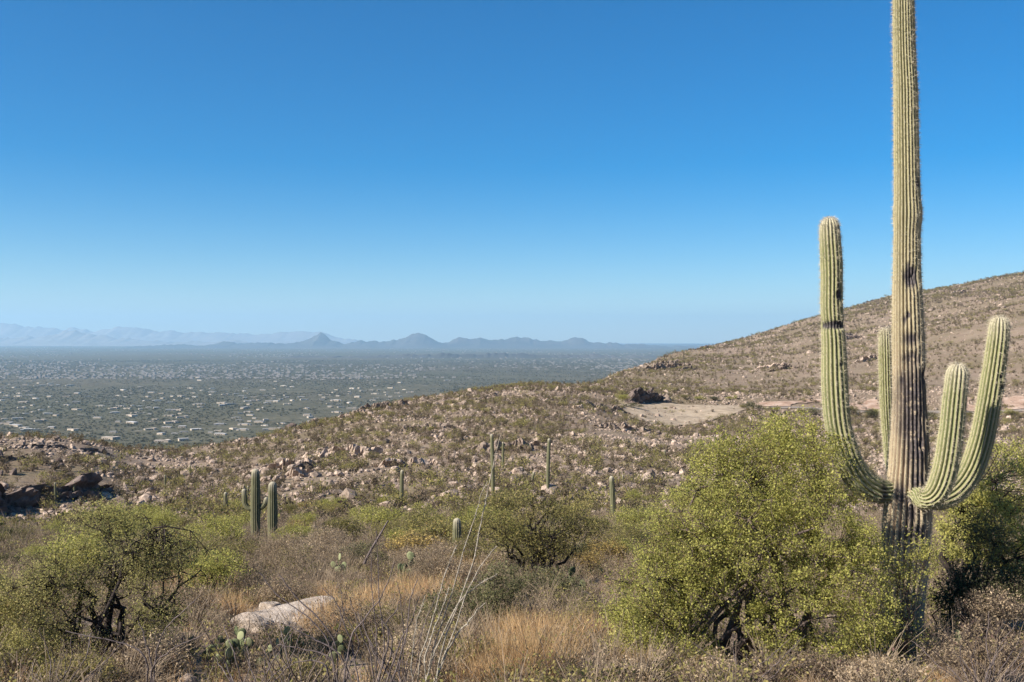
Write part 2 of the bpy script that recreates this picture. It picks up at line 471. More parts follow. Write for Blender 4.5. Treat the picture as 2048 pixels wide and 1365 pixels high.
M['asphalt'] = NT('asphalt').bsdf((0.24, 0.20, 0.165), 0.9)
def simple(name, c, rv=0.0, rough=0.8):
    t = NT(name)
    h = t.n('ShaderNodeHueSaturation'); h.inputs['Color'].default_value = (*c, 1)
    t.l(t.math('ADD', t.math('MULTIPLY', t.rand(), rv * 2), 1 - rv), h.inputs['Value'])
    v = t.coord('Object')
    c2 = t.mix(t.ramp(t.noise(v, 0.6, 4), [(0.3, (0.82, 0.82, 0.82)), (0.7, (1, 1, 1))]), (0, 0, 0), h.outputs[0])
    return t.bsdf(c2, rough)
M['stucco'] = simple('pale stucco', (0.50, 0.41, 0.31), 0.3)
M['roof_white'] = simple('white flat roof', (0.46, 0.435, 0.41), 0.45)
M['roof_tan'] = simple('tan flat roof', (0.44, 0.37, 0.30), 0.35)
M['glass_dark'] = simple('dark window glass', (0.03, 0.035, 0.04), 0.0, 0.15)
M['town'] = simple('far town roofs', (0.235, 0.205, 0.18), 0.3)

def saguaro_mat(name, green0, green1, cork=(0.37, 0.275, 0.175), scar=True, zc=(1.2, 3.0), crestc=(0.42, 0.36, 0.22)):
    t = NT(name)
    v = t.coord('Object'); vs = t.coord('Object', (1, 1, 0.25))
    n1 = t.noise(vs, 2.2, 5, 0.6)
    col = t.ramp(n1, [(0.3, green0), (0.7, green1)])
    # bark-like cork climbing the old base of the stem (a property of the plant, not of its light)
    sep = t.n('ShaderNodeSeparateXYZ'); t.l(v, sep.inputs[0])
    mr = t.n('ShaderNodeMapRange'); mr.inputs[1].default_value = zc[0]; mr.inputs[2].default_value = zc[1]
    mr.inputs[3].default_value = 1; mr.inputs[4].default_value = 0
    t.l(t.math('ADD', sep.outputs[2], t.math('MULTIPLY', t.math('SUBTRACT', t.noise(vs, 5.0, 4), 0.5), 2.4)), mr.inputs[0])
    corkc = t.ramp(t.noise(vs, 9, 4, 0.7), [(0.3, (cork[0] * 0.55, cork[1] * 0.55, cork[2] * 0.6)), (0.7, (cork[0] * 1.25, cork[1] * 1.3, cork[2] * 1.4))])
    col = t.mix(mr.outputs[0], col, corkc)
    col = t.mix(t.math('MULTIPLY', t.attr('crest'), 0.75), col, crestc)
    col = t.mix(t.attr('wool'), col, (0.50, 0.44, 0.34))
    if scar:
        sa = t.attr('scar')
        sc1 = t.math('MULTIPLY', t.math('MINIMUM', sa, 1.0), t.ramp(t.noise(v, 16, 5, 0.75), [(0.36, (0, 0, 0)), (0.46, (1, 1, 1))]))
        sc1 = t.math('MINIMUM', t.math('ADD', sc1, t.math('MAXIMUM', t.math('SUBTRACT', sa, 1.0), 0.0)), 1.0)
        col = t.mix(t.math('MULTIPLY', sc1, 0.95), col, t.ramp(t.noise(v, 30, 4, 0.7), [(0.35, (0.022, 0.019, 0.021)), (0.65, (0.105, 0.09, 0.095))]))
    return t.bsdf(col, 0.75, t.noise(v, 60, 3), 0.35, 0.01, 0.2)
M['saguaro'] = saguaro_mat('saguaro skin', (0.19, 0.19, 0.095), (0.305, 0.28, 0.15), zc=(3.0, 6.0))
M['saguaro_arm'] = saguaro_mat('saguaro arm skin', (0.155, 0.175, 0.075), (0.26, 0.26, 0.12), zc=(-9, -8))
M['saguaro_far'] = saguaro_mat('far saguaro skin', (0.085, 0.092, 0.045), (0.145, 0.145, 0.072), scar=False, zc=(-1, 0.6), crestc=(0.22, 0.19, 0.12))
M['spine'] = NT('spines').bsdf((0.50, 0.44, 0.33), 0.7)
M['pad'] = leaf_mat('prickly pear pad', (0.10, 0.115, 0.06), (0.18, 0.19, 0.10), (0.36, 0.36, 0.21), 0.0, 0.25)

# ------------------------------------------------------------------ setting: hillside terrain
def build_terrain():
    th = np.concatenate([np.linspace(-180, -62, 24)[:-1], np.linspace(-62, -30, 30)[:-1], np.linspace(-30, 30, 440), np.linspace(30, 62, 30)[1:], np.linspace(62, 180, 24)[1:]])
    th = R(1) * th
    rr = np.concatenate([[0.4], np.exp(np.linspace(math.log(0.9), math.log(80), 100)), np.exp(np.linspace(math.log(80), math.log(420), 220))[1:], np.exp(np.linspace(math.log(420), math.log(2500), 110))[1:]])
    T, Rr = np.meshgrid(th, rr, indexing='ij')
    c = np.cos(np.clip(T, -R(44), R(44)))
    X = np.sin(T) * Rr / c; Y = np.cos(T) * Rr / c
    Z = hgt(X, Y)
    V = np.stack([X, Y, Z], -1).reshape(-1, 3)
    n, m = X.shape
    idx = np.arange(n * m).reshape(n, m)
    a = idx[:-1, :-1]; b = idx[1:, :-1]; c_ = idx[1:, 1:]; d = idx[:-1, 1:]
    Q = np.stack([a, b, c_, d], -1).reshape(-1, 4)
    zmax = Z.reshape(-1)[Q].max(1)
    Q = Q[zmax > -186]
    o = link('hillside', mkmesh('hillside', V, [Q], True, None, M['ground']), kind='structure')
    return o
build_terrain()

VZ = -180.0
def build_valley():
    ys = np.concatenate([np.linspace(-1500, 1000, 6), np.exp(np.linspace(math.log(1200), math.log(38500), 90))])
    xs = np.concatenate([-np.exp(np.linspace(math.log(45000), math.log(400), 45)), np.linspace(-300, 300, 4), np.exp(np.linspace(math.log(400), math.log(45000), 45))])
    X, Y = np.meshgrid(xs, ys, indexing='ij')
    Z = VZ + 6 * fbm(X / 900, Y / 900, 21, 4) * sstep(1000, 2500, Y)
    n, m = X.shape; idx = np.arange(n * m).reshape(n, m)
    Q = np.stack([idx[:-1, :-1], idx[1:, :-1], idx[1:, 1:], idx[:-1, 1:]], -1).reshape(-1, 4)
    link('valley_floor', mkmesh('valley_floor', np.stack([X, Y, Z], -1).reshape(-1, 3), [Q], True, None, M['valley']), kind='structure')
build_valley()

def mountain(name, D, depth, prof, seed, rough=0.10, mat='mountain_far', relief=1.0):
    """a range of real hills: a height field `depth` metres deep whose crest follows the skyline"""
    px = np.array([p[0] for p in prof], float); py = np.array([p[1] for p in prof], float)
    n, m = 600, 23
    py = np.where(py < 690, 690 - (690 - py) * relief, py)
    u = np.linspace(px[0], px[-1], n)
    x = (u - CX) / F * D
    crest = -(np.interp(u, px, py) - HY) / F * D - VZ
    k = np.exp(-0.5 * (np.arange(-4, 5) / 1.3) ** 2); k /= k.sum()
    crest = np.convolve(np.pad(crest, 4, mode='edge'), k, 'valid')
    crest = crest * (1 + 0.05 * fbm(x / 420, x * 0 + seed, seed + 7, 4)) + 0.0019 * D * vnoise(x / (0.010 * D), x * 0, seed + 8) + 0.0014 * D * vnoise(x / (0.0035 * D), x * 0, seed + 12)
    v = np.linspace(-1, 1, m)
    X, W = np.meshgrid(x, v, indexing='ij')
    Y = D + W * depth
    sp = (1 - np.abs(W)) ** 1.15
    C = crest[:, None]
    ridge = np.abs(fbm(X / (depth * 0.35), Y / (depth * 0.35), seed, 4))
    Z = C * sp * (1 - 0.75 * ridge * (np.abs(W) ** 0.6)) * (1 + rough * fbm(X / (depth * 0.12), Y / (depth * 0.12), seed + 3, 4))
    e = np.minimum(np.arange(n), np.arange(n)[::-1])[:, None]
    Z = Z * sstep(0, 14, e) + VZ - 6
    idx = np.arange(n * m).reshape(n, m)
    Q = np.stack([idx[:-1, :-1], idx[1:, :-1], idx[1:, 1:], idx[:-1, 1:]], -1).reshape(-1, 4)
    o = link(name, mkmesh(name, np.stack([X, Y, Z], -1).reshape(-1, 3), [Q], True, None, M[mat]), kind='structure')
    return o
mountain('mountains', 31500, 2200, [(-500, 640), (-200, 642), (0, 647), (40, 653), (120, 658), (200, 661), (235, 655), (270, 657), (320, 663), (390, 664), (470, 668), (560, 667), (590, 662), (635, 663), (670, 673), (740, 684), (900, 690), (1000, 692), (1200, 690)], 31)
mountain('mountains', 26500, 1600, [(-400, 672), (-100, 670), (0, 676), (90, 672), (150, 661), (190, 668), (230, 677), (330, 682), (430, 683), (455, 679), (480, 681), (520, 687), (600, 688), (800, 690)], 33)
mountain('mountains', 20000, 1100, [(250, 694), (330, 690), (400, 691), (455, 684), (500, 688), (540, 687), (580, 688), (615, 682), (640, 671), (662, 681), (690, 687), (715, 683), (740, 685), (770, 682), (805, 682), (822, 674), (836, 671), (855, 676), (875, 684), (893, 687), (915, 677), (945, 679), (985, 681), (1010, 680), (1030, 676), (1060, 678), (1085, 682), (1130, 682), (1150, 676), (1165, 677), (1185, 685), (1240, 688), (1300, 691), (1350, 692), (1420, 694), (1520, 696)], 35, 0.14, 'mountain', 1.22)
mountain('low_hills', 9800, 700, [(560, 713), (700, 712), (800, 709), (860, 707), (930, 708), (1010, 707), (1080, 709), (1160, 708), (1260, 711), (1400, 712)], 37, 0.2, 'mountain')

# ------------------------------------------------------------------ haze over the whole basin
def build_haze():
    t = NT('haze air')
    pv = t.n('ShaderNodeVolumePrincipled')
    pv.inputs['Color'].default_value = HAZE_COLOR
    pv.inputs['Density'].default_value = HAZE_DENSITY
    pv.inputs['Anisotropy'].default_value = 0.15
    t.l(pv.outputs[0], t.out.inputs['Volume'])
    x, y0, y1, z0, z1 = 46000, -2600, 39500, -225.0, 900.0
    V = [(-x, y0, z0), (x, y0, z0), (x, y1, z0), (-x, y1, z0), (-x, y0, z1), (x, y0, z1), (x, y1, z1), (-x, y1, z1)]
    Q = [(0, 3, 2, 1), (4, 5, 6, 7), (0, 1, 5, 4), (1, 2, 6, 5), (2, 3, 7, 6), (3, 0, 4, 7)]
    o = link('haze', mkmesh('haze', V, [np.array(Q)], False, None, t.m), kind='stuff')
    tag(o, 'pale blue haze over the wide valley and mountains', 'haze')
build_haze()

# ------------------------------------------------------------------ road bench, its gravel fill and cut bank
def in_fill(px, d):
    """1 inside the bare fill slope below the road"""
    top = 299.0; px = np.asarray(px, float)
    low = np.interp(px, [1235, 1255, 1300, 1390, 1480, 1515], [296, 260, 254, 266, 286, 299])
    w = 4 * vnoise(px / 14, np.asarray(d) / 6, 51)
    return (d > low + w) & (d < top + 5)
def in_bank(px, d):
    px = np.asarray(px, float)
    w = 7.0 * vnoise(px / 26, np.asarray(d) / 9, 52)
    hi = np.interp(px, [1380, 1480, 1600, 2100], [306, 308, 313, 314])
    return (d > 303) & (d < hi + w) & (px > 1500) & (fbm(px / 60, np.asarray(d) / 16, 53, 4) > -0.12)
def drape(name, pxs, ds, test, mat, off):
    A, D = np.meshgrid(pxs, ds, indexing='ij')
    X = (A - CX) / F * D
    Z = hgt(X, D) + off
    n, m = A.shape; idx = np.arange(n * m).reshape(n, m)
    Q = np.stack([idx[:-1, :-1], idx[1:, :-1], idx[1:, 1:], idx[:-1, 1:]], -1).reshape(-1, 4)
    ok = test(A, D).reshape(-1)
    Q = Q[ok[Q].all(1)]
    return link(name, mkmesh(name, np.stack([X, D, Z], -1).reshape(-1, 3), [Q], True, None, mat), kind='structure')
drape('road_embankment', np.linspace(1230, 1535, 130), np.linspace(250, 306, 64), lambda a, d: in_fill(a, d) & (d < 303), M['gravel'], 0.22)
drape('road_cut_bank', np.linspace(1490, 2300, 400), np.linspace(302.5, 318, 56), in_bank, M['cutbank'], 0.25)
drape('road', np.linspace(1500, 2300, 160), np.linspace(300, 302.8, 5), lambda a, d: d > 0, M['asphalt'], 0.18)

# ------------------------------------------------------------------ rocks
def icosphere(sub):
    import bmesh
    bm = bmesh.new(); bmesh.ops.create_icosphere(bm, subdivisions=sub, radius=1.0)
    bm.verts.ensure_lookup_table()
    V = np.array([v.co[:] for v in bm.verts]); Fc = np.array([[v.index for v in f.verts] for f in bm.faces])
    bm.free(); return V, Fc
ICO1 = icosphere(1); ICO2 = icosphere(2); ICO3 = icosphere(3); ICO4 = icosphere(4)
def rock_mesh(name, seed, mat, ico=None, stretch=(1, 0.85, 0.62), cuts=9, rough=0.12, smooth=False):
    r = rng(seed); V, Fc = ico or ICO2
    V = V.copy()
    for _ in range(cuts):                      # chop planes: broken faces
        n = r.normal(0, 1, 3); n /= np.linalg.norm(n); h = 0.55 + 0.35 * r.random()
        d = V @ n - h
        V = V - np.where(d > 0, d, 0)[:, None] * n
    V = V * (1 + rough * noise3(V * 1.0 + seed, 2.1, seed)[:, None] + rough * 0.5 * noise3(V + seed, 5.1, seed + 2)[:, None])
    V = V * np.array(stretch)
    V[:, 2] += stretch[2] * 0.30
    return mkmesh(name, V, [Fc], smooth, None, mat)
ROCKS_S = [rock_mesh('rock', 100 + i, M['rock'], ICO1, (1, 0.7 + 0.3 * (i % 3) / 2, 0.5 + 0.12 * (i % 4))) for i in range(7)]
ROCKS_L = [rock_mesh('boulder', 150 + i, M['rock'], ICO3, (1, 0.75 + 0.12 * (i % 3), 0.6 + 0.15 * (i % 3)), 11, 0.16) for i in range(6)]
ROCKS_D = [rock_mesh('boulder', 170 + i, M['rock_shade_dark'], ICO3, (1, 0.8, 0.65 + 0.15 * (i % 3)), 12, 0.2) for i in range(4)]

def boulder(px, d, size, label, seed, dark=False, group=None, name='boulder', sink=0.15):
    r = rng(seed)
    me = (ROCKS_D if dark else ROCKS_L)[int(r.integers(0, 4))]
    p = G(px, d); p.z -= sink * size
    o = link(name, me, None, p)
    o.rotation_euler = (r.normal(0, 0.15), r.normal(0, 0.15), r.random() * 6.28); o.scale = (size, size, size * (0.85 + 0.3 * r.random()))
    return tag(o, label, 'rock', group)

# ------------------------------------------------------------------ scatter of uncountable things (geometry nodes)
def scatter(name, pts, rot, scl, pick, protos, label, cat):
    me = mkmesh(name, pts, [])
    for nm, typ, arr in (('rot', 'FLOAT_VECTOR', rot), ('scl', 'FLOAT', scl), ('pick', 'INT', pick)):
        a = me.attributes.new(nm, typ, 'POINT')
        if typ == 'FLOAT_VECTOR': a.data.foreach_set('vector', np.asarray(arr, np.float32).ravel())
        else: a.data.foreach_set('value', np.asarray(arr, np.float32 if typ == 'FLOAT' else np.int32))
    o = link(name, me, kind='stuff'); tag(o, label, cat)
    ng = bpy.data.node_groups.new(name + '_nodes', 'GeometryNodeTree')
    ng.interface.new_socket('Geometry', in_out='INPUT', socket_type='NodeSocketGeometry')
    ng.interface.new_socket('Geometry', in_out='OUTPUT', socket_type='NodeSocketGeometry')
    gi = ng.nodes.new('NodeGroupInput'); go = ng.nodes.new('NodeGroupOutput')
    ip = ng.nodes.new('GeometryNodeInstanceOnPoints'); ip.inputs['Pick Instance'].default_value = True
    jg = ng.nodes.new('GeometryNodeJoinGeometry')
    for i, pm in enumerate(protos):
        po = bpy.data.objects.new(name + '_kind', pm)      # kept out of the scene, only a source
        oi = ng.nodes.new('GeometryNodeObjectInfo'); oi.inputs['Object'].default_value = po
        oi.inputs['As Instance'].default_value = True
        ng.links.new(oi.outputs['Geometry'], jg.inputs[0])
    def at(nm, typ):
        n = ng.nodes.new('GeometryNodeInputNamedAttribute'); n.data_type = typ; n.inputs['Name'].default_value = nm
        return n.outputs['Attribute']
    ng.links.new(gi.outputs[0], ip.inputs['Points'])
    ng.links.new(jg.outputs[0], ip.inputs['Instance'])
    ng.links.new(at('pick', 'INT'), ip.inputs['Instance Index'])
    er = ng.nodes.new('FunctionNodeEulerToRotation')
    ng.links.new(at('rot', 'FLOAT_VECTOR'), er.inputs[0]); ng.links.new(er.outputs[0], ip.inputs['Rotation'])
    ng.links.new(at('scl', 'FLOAT'), ip.inputs['Scale'])
    ng.links.new(ip.outputs[0], go.inputs[0])
    md = o.modifiers.new('scatter', 'NODES'); md.node_group = ng
    return o

def fan_points(n, d0, d1, px0, px1, seed, power=1.0):
    """n points spread evenly over the ground of a sector (power 1 = even per square metre, lower = thinning out)"""
    r = rng(seed)
    u = r.random(n)
    if power >= 1: d = np.sqrt(d0 ** 2 + u * (d1 ** 2 - d0 ** 2))
    else:
        k = 2 * power; d = (d0 ** k + u * (d1 ** k - d0 ** k)) ** (1 / k)
    px = px0 + (px1 - px0) * r.random(n)
    x = (px - CX) / F * d
    return px, d, x

def lowshrub(name, seed, ml, mb, nleaf, leafsize, h=0.5, w=0.6, sticks=10, sr=0.018):
    """a simple dome of twigs and leaf clumps, for plants seen from over a hundred metres"""
    r = rng(seed)
    ells = [(0, 0, h * 0.5, w * 0.55, w * 0.55, h * 0.5)] + [(r.normal(0, w * 0.35), r.normal(0, w * 0.35), h * (0.4 + 0.35 * r.random()), w * 0.4, w * 0.4, h * 0.35) for _ in range(4)]
    E = np.array(ells)
    k = r.integers(0, len(E), nleaf)
    d = r.normal(0, 1, (nleaf, 3)); d /= np.linalg.norm(d, axis=1, keepdims=True)
    C = E[k, :3] + d * E[k, 3:] * (0.45 + 0.6 * r.random((nleaf, 1)))
    C[:, 2] = np.abs(C[:, 2])
    V1, Q1 = leafquads(C, leafsize, leafsize * 0.6, r)
    tips = E[r.integers(0, len(E), sticks), :3] + r.normal(0, w * 0.3, (sticks, 3)); tips[:, 2] = np.abs(tips[:, 2]) + 0.1 * h
    base = np.zeros((sticks, 3)); base[:, 2] = -0.1 * h
    V2, Q2 = tubes(bez(base, tips * [0.3, 0.3, 0.6], tips, 4), np.full((sticks, 4), sr) * np.array([[1.4, 1, .8, .5]]), 3)
    V, Q = np.concatenate([V1, V2]), [Q1, Q2 + len(V1)]
    tone = np.concatenate([(0.5 + 0.28 * r.normal(0, 1, nleaf)).clip(0, 1), np.full(len(Q2), 0.15)])
    me = mkmesh(name, V, Q, False, {'v': ('FACE', tone)}, [ml, mb])
    mi = np.concatenate([np.zeros(len(Q1), np.int32), np.ones(len(Q2), np.int32)])
    me.polygons.foreach_set('material_index', mi)
    return me
SLOPE = []
for i in range(5): SLOPE.append(lowshrub('scrub', 300 + i, M['leaf_slope'], M['bark_brown'], 150, 0.14, 0.9 + 0.25 * (i % 3), 0.9 + 0.2 * (i % 2)))
for i in range(4): SLOPE.append(lowshrub('scrub', 320 + i, M['leaf_slope_dry'], M['bark_grey'], 110, 0.11, 0.6 + 0.2 * (i % 2), 0.75))
for i in range(2): SLOPE.append(lowshrub('scrub', 340 + i, M['leaf_olive'], M['bark_brown'], 190, 0.16, 1.5, 1.5, 14))

def tuft_mesh(name, seed, n, h, w, mat, wd=0.004):
    r = rng(seed)
    b = r.normal(0, w * 0.35, (n, 3)); b[:, 2] = -0.03
    lean = r.normal(0, 0.22, (n, 3)) + b * np.array([0.5, 0.5, 0]) / max(w, 0.01)
    hh = h * (0.45 + 0.6 * r.random((n, 1)))
    dirn = lean.copy(); dirn[:, 2] = 1; dirn /= np.linalg.norm(dirn, axis=1, keepdims=True)
    tip = b + dirn * hh; midp = b + np.array([0, 0, 0.5]) * hh + (tip - b) * np.array([.3, .3, 0])
    side = np.cross(dirn, r.normal(0, 1, (n, 3))); side /= np.linalg.norm(side, axis=1, keepdims=True) + 1e-9
    V = np.stack([b - side * wd, b + side * wd, midp + side * wd * 0.8, tip, midp - side * wd * 0.8], 1).reshape(-1, 3)
    i = np.arange(n)[:, None] * 5
    tone = (0.5 + 0.27 * r.normal(0, 1, n)).clip(0, 1)
    return mkmesh(name, V, [i + np.array([[0, 1, 2, 4]]), i + np.array([[4, 2, 3]])], False, {'v': ('FACE', np.concatenate([tone, tone]))}, mat)

def clear(px, d):
    return ~(in_fill(px, d) | (in_bank(px, d) & (vnoise(px / 9, d / 2, 55) > -0.1)) | ((d > 296) & (d < 305) & (px > 1235)))

def build_scatter():
    # scrub on the slopes beyond the hollow
    sets = [(23000, 62, 345, -150, 2200, 61, 1.0), (44000, 300, 1350, 900, 2250, 62, 0.8)]
    P_, S_, K_ = [], [], []
    r = rng(63)
    for n, d0, d1, a, b, sd, pw in sets:
        px, d, x = fan_points(n, d0, d1, a, b, sd, pw)
        dens = fbm(x / 22, d / 22, 71, 3) + 0.5 * fbm(x / 75, d / 75, 72, 3) * (d > 300)
        keep = (1.5 * dens + r.random(n) * 0.8 > 0.16) & (clear(px, d) | (r.random(n) < 0.10))
        px, d, x = px[keep], d[keep], x[keep]
        z = hgt(x, d)
        ok = z > VZ + 3
        P_.append(np.stack([x, d, z - 0.05], 1)[ok])
        s = (0.55 + 0.75 * r.random(ok.sum()) ** 1.7) * (1 + 0.9 * sstep(350, 1000, d[ok]))
        S_.append(s)
        pk = np.where(r.random(ok.sum()) < 0.45, r.integers(0, 5, ok.sum()), r.integers(5, 9, ok.sum()))
        pk = np.where(r.random(ok.sum()) < 0.06, r.integers(9, 11, ok.sum()), pk)
        K_.append(pk)
    Pt = np.concatenate(P_); n = len(Pt)
    rot = np.stack([np.zeros(n), np.zeros(n), r.random(n) * 6.28], 1)
    scatter('hillside_scrub', Pt, rot, np.concatenate(S_), np.concatenate(K_), SLOPE, 'low olive and brown desert scrub speckling the rocky hillsides', 'scrub')
    # loose stones
    P_, S_ = [], []
    for n, d0, d1, a, b, sd, pw in [(100000, 58, 345, -150, 2200, 81, 1.0), (44000, 300, 1350, 900, 2250, 82, 0.75), (5000, 9, 60, -150, 2200, 83, 0.8)]:
        px, d, x = fan_points(n, d0, d1, a, b, sd, pw)
        dens = fbm(x / 14, d / 14, 91, 3)
        keep = (1.5 * dens + r.random(n) * 0.7 > 0.16) & (clear(px, d) | (r.random(n) < 0.3))
        px, d, x = px[keep], d[keep], x[keep]
        z = hgt(x, d); ok = z > VZ + 3
        P_.append(np.stack([x, d, z], 1)[ok])
        m = ok.sum()
        s = 0.12 + 0.46 * r.random(m) ** 2.5 + 0.9 * (r.random(m) < 0.03) * r.random(m)
        S_.append(s * (0.25 + 0.75 * sstep(20, 110, d[ok])) * (1 + 1.3 * sstep(350, 900, d[ok])))
    Pt = np.concatenate(P_); n = len(Pt)
    rot = np.stack([r.normal(0, 0.3, n), r.normal(0, 0.3, n), r.random(n) * 6.28], 1)
    scatter('hillside_stones', Pt, rot, np.concatenate(S_), r.integers(0, 7, n), ROCKS_S, 'loose tan and pinkish stones strewn over the hillsides', 'stones')
    # dry litter, seedlings and thin grass close by
    GC = [tuft_mesh('litter', 700 + i, 60, 0.22, 0.25, M['leaf_straw'], 0.003) for i in range(2)]
    GC += [lowshrub('litter', 710 + i, M['leaf_grey'], M['bark_grey'], 70, 0.022, 0.34, 0.40, 60, 0.0025) for i in range(3)]
    GC += [lowshrub('litter', 720 + i, M['leaf_olive'], M['bark_brown'], 110, 0.03, 0.30, 0.35, 20, 0.003) for i in range(2)]
    px, d, x = fan_points(17000, 7.5, 75, -250, 2300, 65, 0.55)
    keep = (fbm(x / 3, d / 3, 96, 3) + r.random(len(x)) * 0.9 > 0.05) & ~((px > 470) & (px < 640) & (d > 13.5) & (d < 17.5))
    px, d, x = px[keep], d[keep], x[keep]; n = len(x)
    rot = np.stack([np.zeros(n), np.zeros(n), r.random(n) * 6.28], 1)
    scatter('ground_cover', np.stack([x, d, hgt(x, d) - 0.02], 1), rot, (0.5 + 0.9 * r.random(n)) * (0.9 + 0.8 * sstep(15, 50, d)), r.choice(7, n, p=[.16, .16, .16, .16, .14, .11, .11]), GC, 'dry litter, twigs and thin grass between the shrubs', 'ground cover')
    # trees on the valley floor
    VT = [lowshrub('valley_tree', 400 + i, M['leaf_valley'], M['bark_dark'], 60, 2.2, 5.0, 6.0, 3) for i in range(4)]
    px, d, x = fan_points(64000, 1500, 8500, -120, 1500, 64, 0.6)
    keep = 1.3 * fbm(x / 190, d / 190, 95, 3) + 0.8 * fbm(x / 700, d / 700, 97, 2) + r.random(len(x)) * 0.7 > 0.02
    px, d, x = px[keep], d[keep], x[keep]; n = len(x)
    Z = VZ + 6 * fbm(x / 900, d / 900, 21, 4) * sstep(1000, 2500, d) - 0.6
    rot = np.stack([np.zeros(n), np.zeros(n), r.random(n) * 6.28], 1)
    scatter('valley_trees', np.stack([x, d, Z], 1), rot, 0.3 + 0.5 * r.random(n), r.integers(0, 4, n), VT, 'dark green low trees filling the valley floor between the houses', 'trees')
build_scatter()

# ------------------------------------------------------------------ houses in the valley
def boxmesh(name, boxes, mat):
    V, Q, o = [], [], 0
    for x0, y0, z0, x1, y1, z1 in boxes:
        V += [(x0, y0, z0), (x1, y0, z0), (x1, y1, z0), (x0, y1, z0), (x0, y0, z1), (x1, y0, z1), (x1, y1, z1), (x0, y1, z1)]
        Q += [[o + i for i in q] for q in ((0, 3, 2, 1), (4, 5, 6, 7), (0, 1, 5, 4), (1, 2, 6, 5), (2, 3, 7, 6), (3, 0, 4, 7))]
        o += 8
    return mkmesh(name, V, [np.array(Q)], False, None, mat)
def house_kinds():
    out = []
    layouts = [
        ([(-13, -6, 0, 8, 6, 4.2), (8.05, -9, 0, 15, 4, 3.6)]),
        ([(-10, -5, 0, 10, 7, 4.6), (-17, -8, 0, -10.05, 3, 3.5), (10.05, -2, 0, 16, 6, 3.4)]),
        ([(-18, -6, 0, 4, 5, 4.0), (4.05, -10, 0, 13, 8, 5.0)]),
        ([(-8, -6, 0, 9, 6, 4.8)]),
    ]
    for i, L in enumerate(layouts):
        walls = boxmesh('house_wall', L, M['stucco'])
        roof = boxmesh('house_roof', [(a - 0.5, b - 0.5, h + 0.01, c + 0.45, d_ + 0.5, h + 0.5) for a, b, z, c, d_, h in L], M['roof_white' if i != 2 else 'roof_tan'])
        wins = []
        a, b, z, c, d_, h = L[0]
        for q in range(4):
            xw = a + (c - a) * (0.14 + 0.22 * q)
            wins.append(boxmesh('house_window', [(xw, b - 0.06, 1.0, xw + 2.2, b - 0.003, 2.6)], M['glass_dark']))
        dr = boxmesh('house_door', [((a + c) / 2 - 0.2, b - 0.07, 0.05, (a + c) / 2 + 1.0, b - 0.004, 2.2)], M['bark_brown'])
        out.append((walls, roof, wins, dr))
    return out
HK = house_kinds()
JOINED = []
for w_, r_, wi, dr in HK:
    import bmesh
    bm = bmesh.new(); bm.from_mesh(w_); k = len(bm.faces); bm.from_mesh(r_)
    bm.faces.ensure_lookup_table()
    for f in list(bm.faces)[k:]: f.material_index = 1
    me = bpy.data.meshes.new('house'); bm.to_mesh(me); bm.free()
    me.materials.append(M['stucco']); me.materials.append(r_.materials[0]); JOINED.append(me)
NEARH = [(264, 846), (302, 859), (333, 855), (364, 855), (391, 860), (440, 870), (366, 882), (327, 884), (226, 865), (223, 878), (147, 860), (56, 860), (32, 852), (34, 838), (154, 821), (227, 819), (312, 818), (366, 835), (343, 846), (264, 832), (48, 807), (473, 837), (322, 869), (399, 811), (443, 813), (530, 861), (614, 833), (552, 805), (511, 803), (681, 816), (602, 795), (648, 796), (491, 818), (614, 819), (460, 811), (715, 796), (673, 803), (154, 789), (116, 772), (85, 773), (100, 773), (140, 774), (894, 762)]
HL = {(440, 870): 'white flat-roofed house nearest the notch between the two ridges', (366, 882): 'long white house lowest on the valley floor above the left hill', (327, 884): 'white house just left of the lowest long house in the valley',
      (530, 861): 'white house closest to the left shoulder of the rocky ridge', (614, 833): 'grey-white house just above the rocky shoulder of the ridge', (264, 846): 'bright white house with large roof left of the row of four',
      (56, 860): 'white house just above the left hill near the photo edge', (147, 860): 'long low pale house directly above the left hill crest', (681, 816): 'pale house hugging the slope of the central ridge'}
def house_z(x, d): return float(VZ + 6 * fbm(x / 900, d / 900, 21, 4) * sstep(1000, 2500, d))
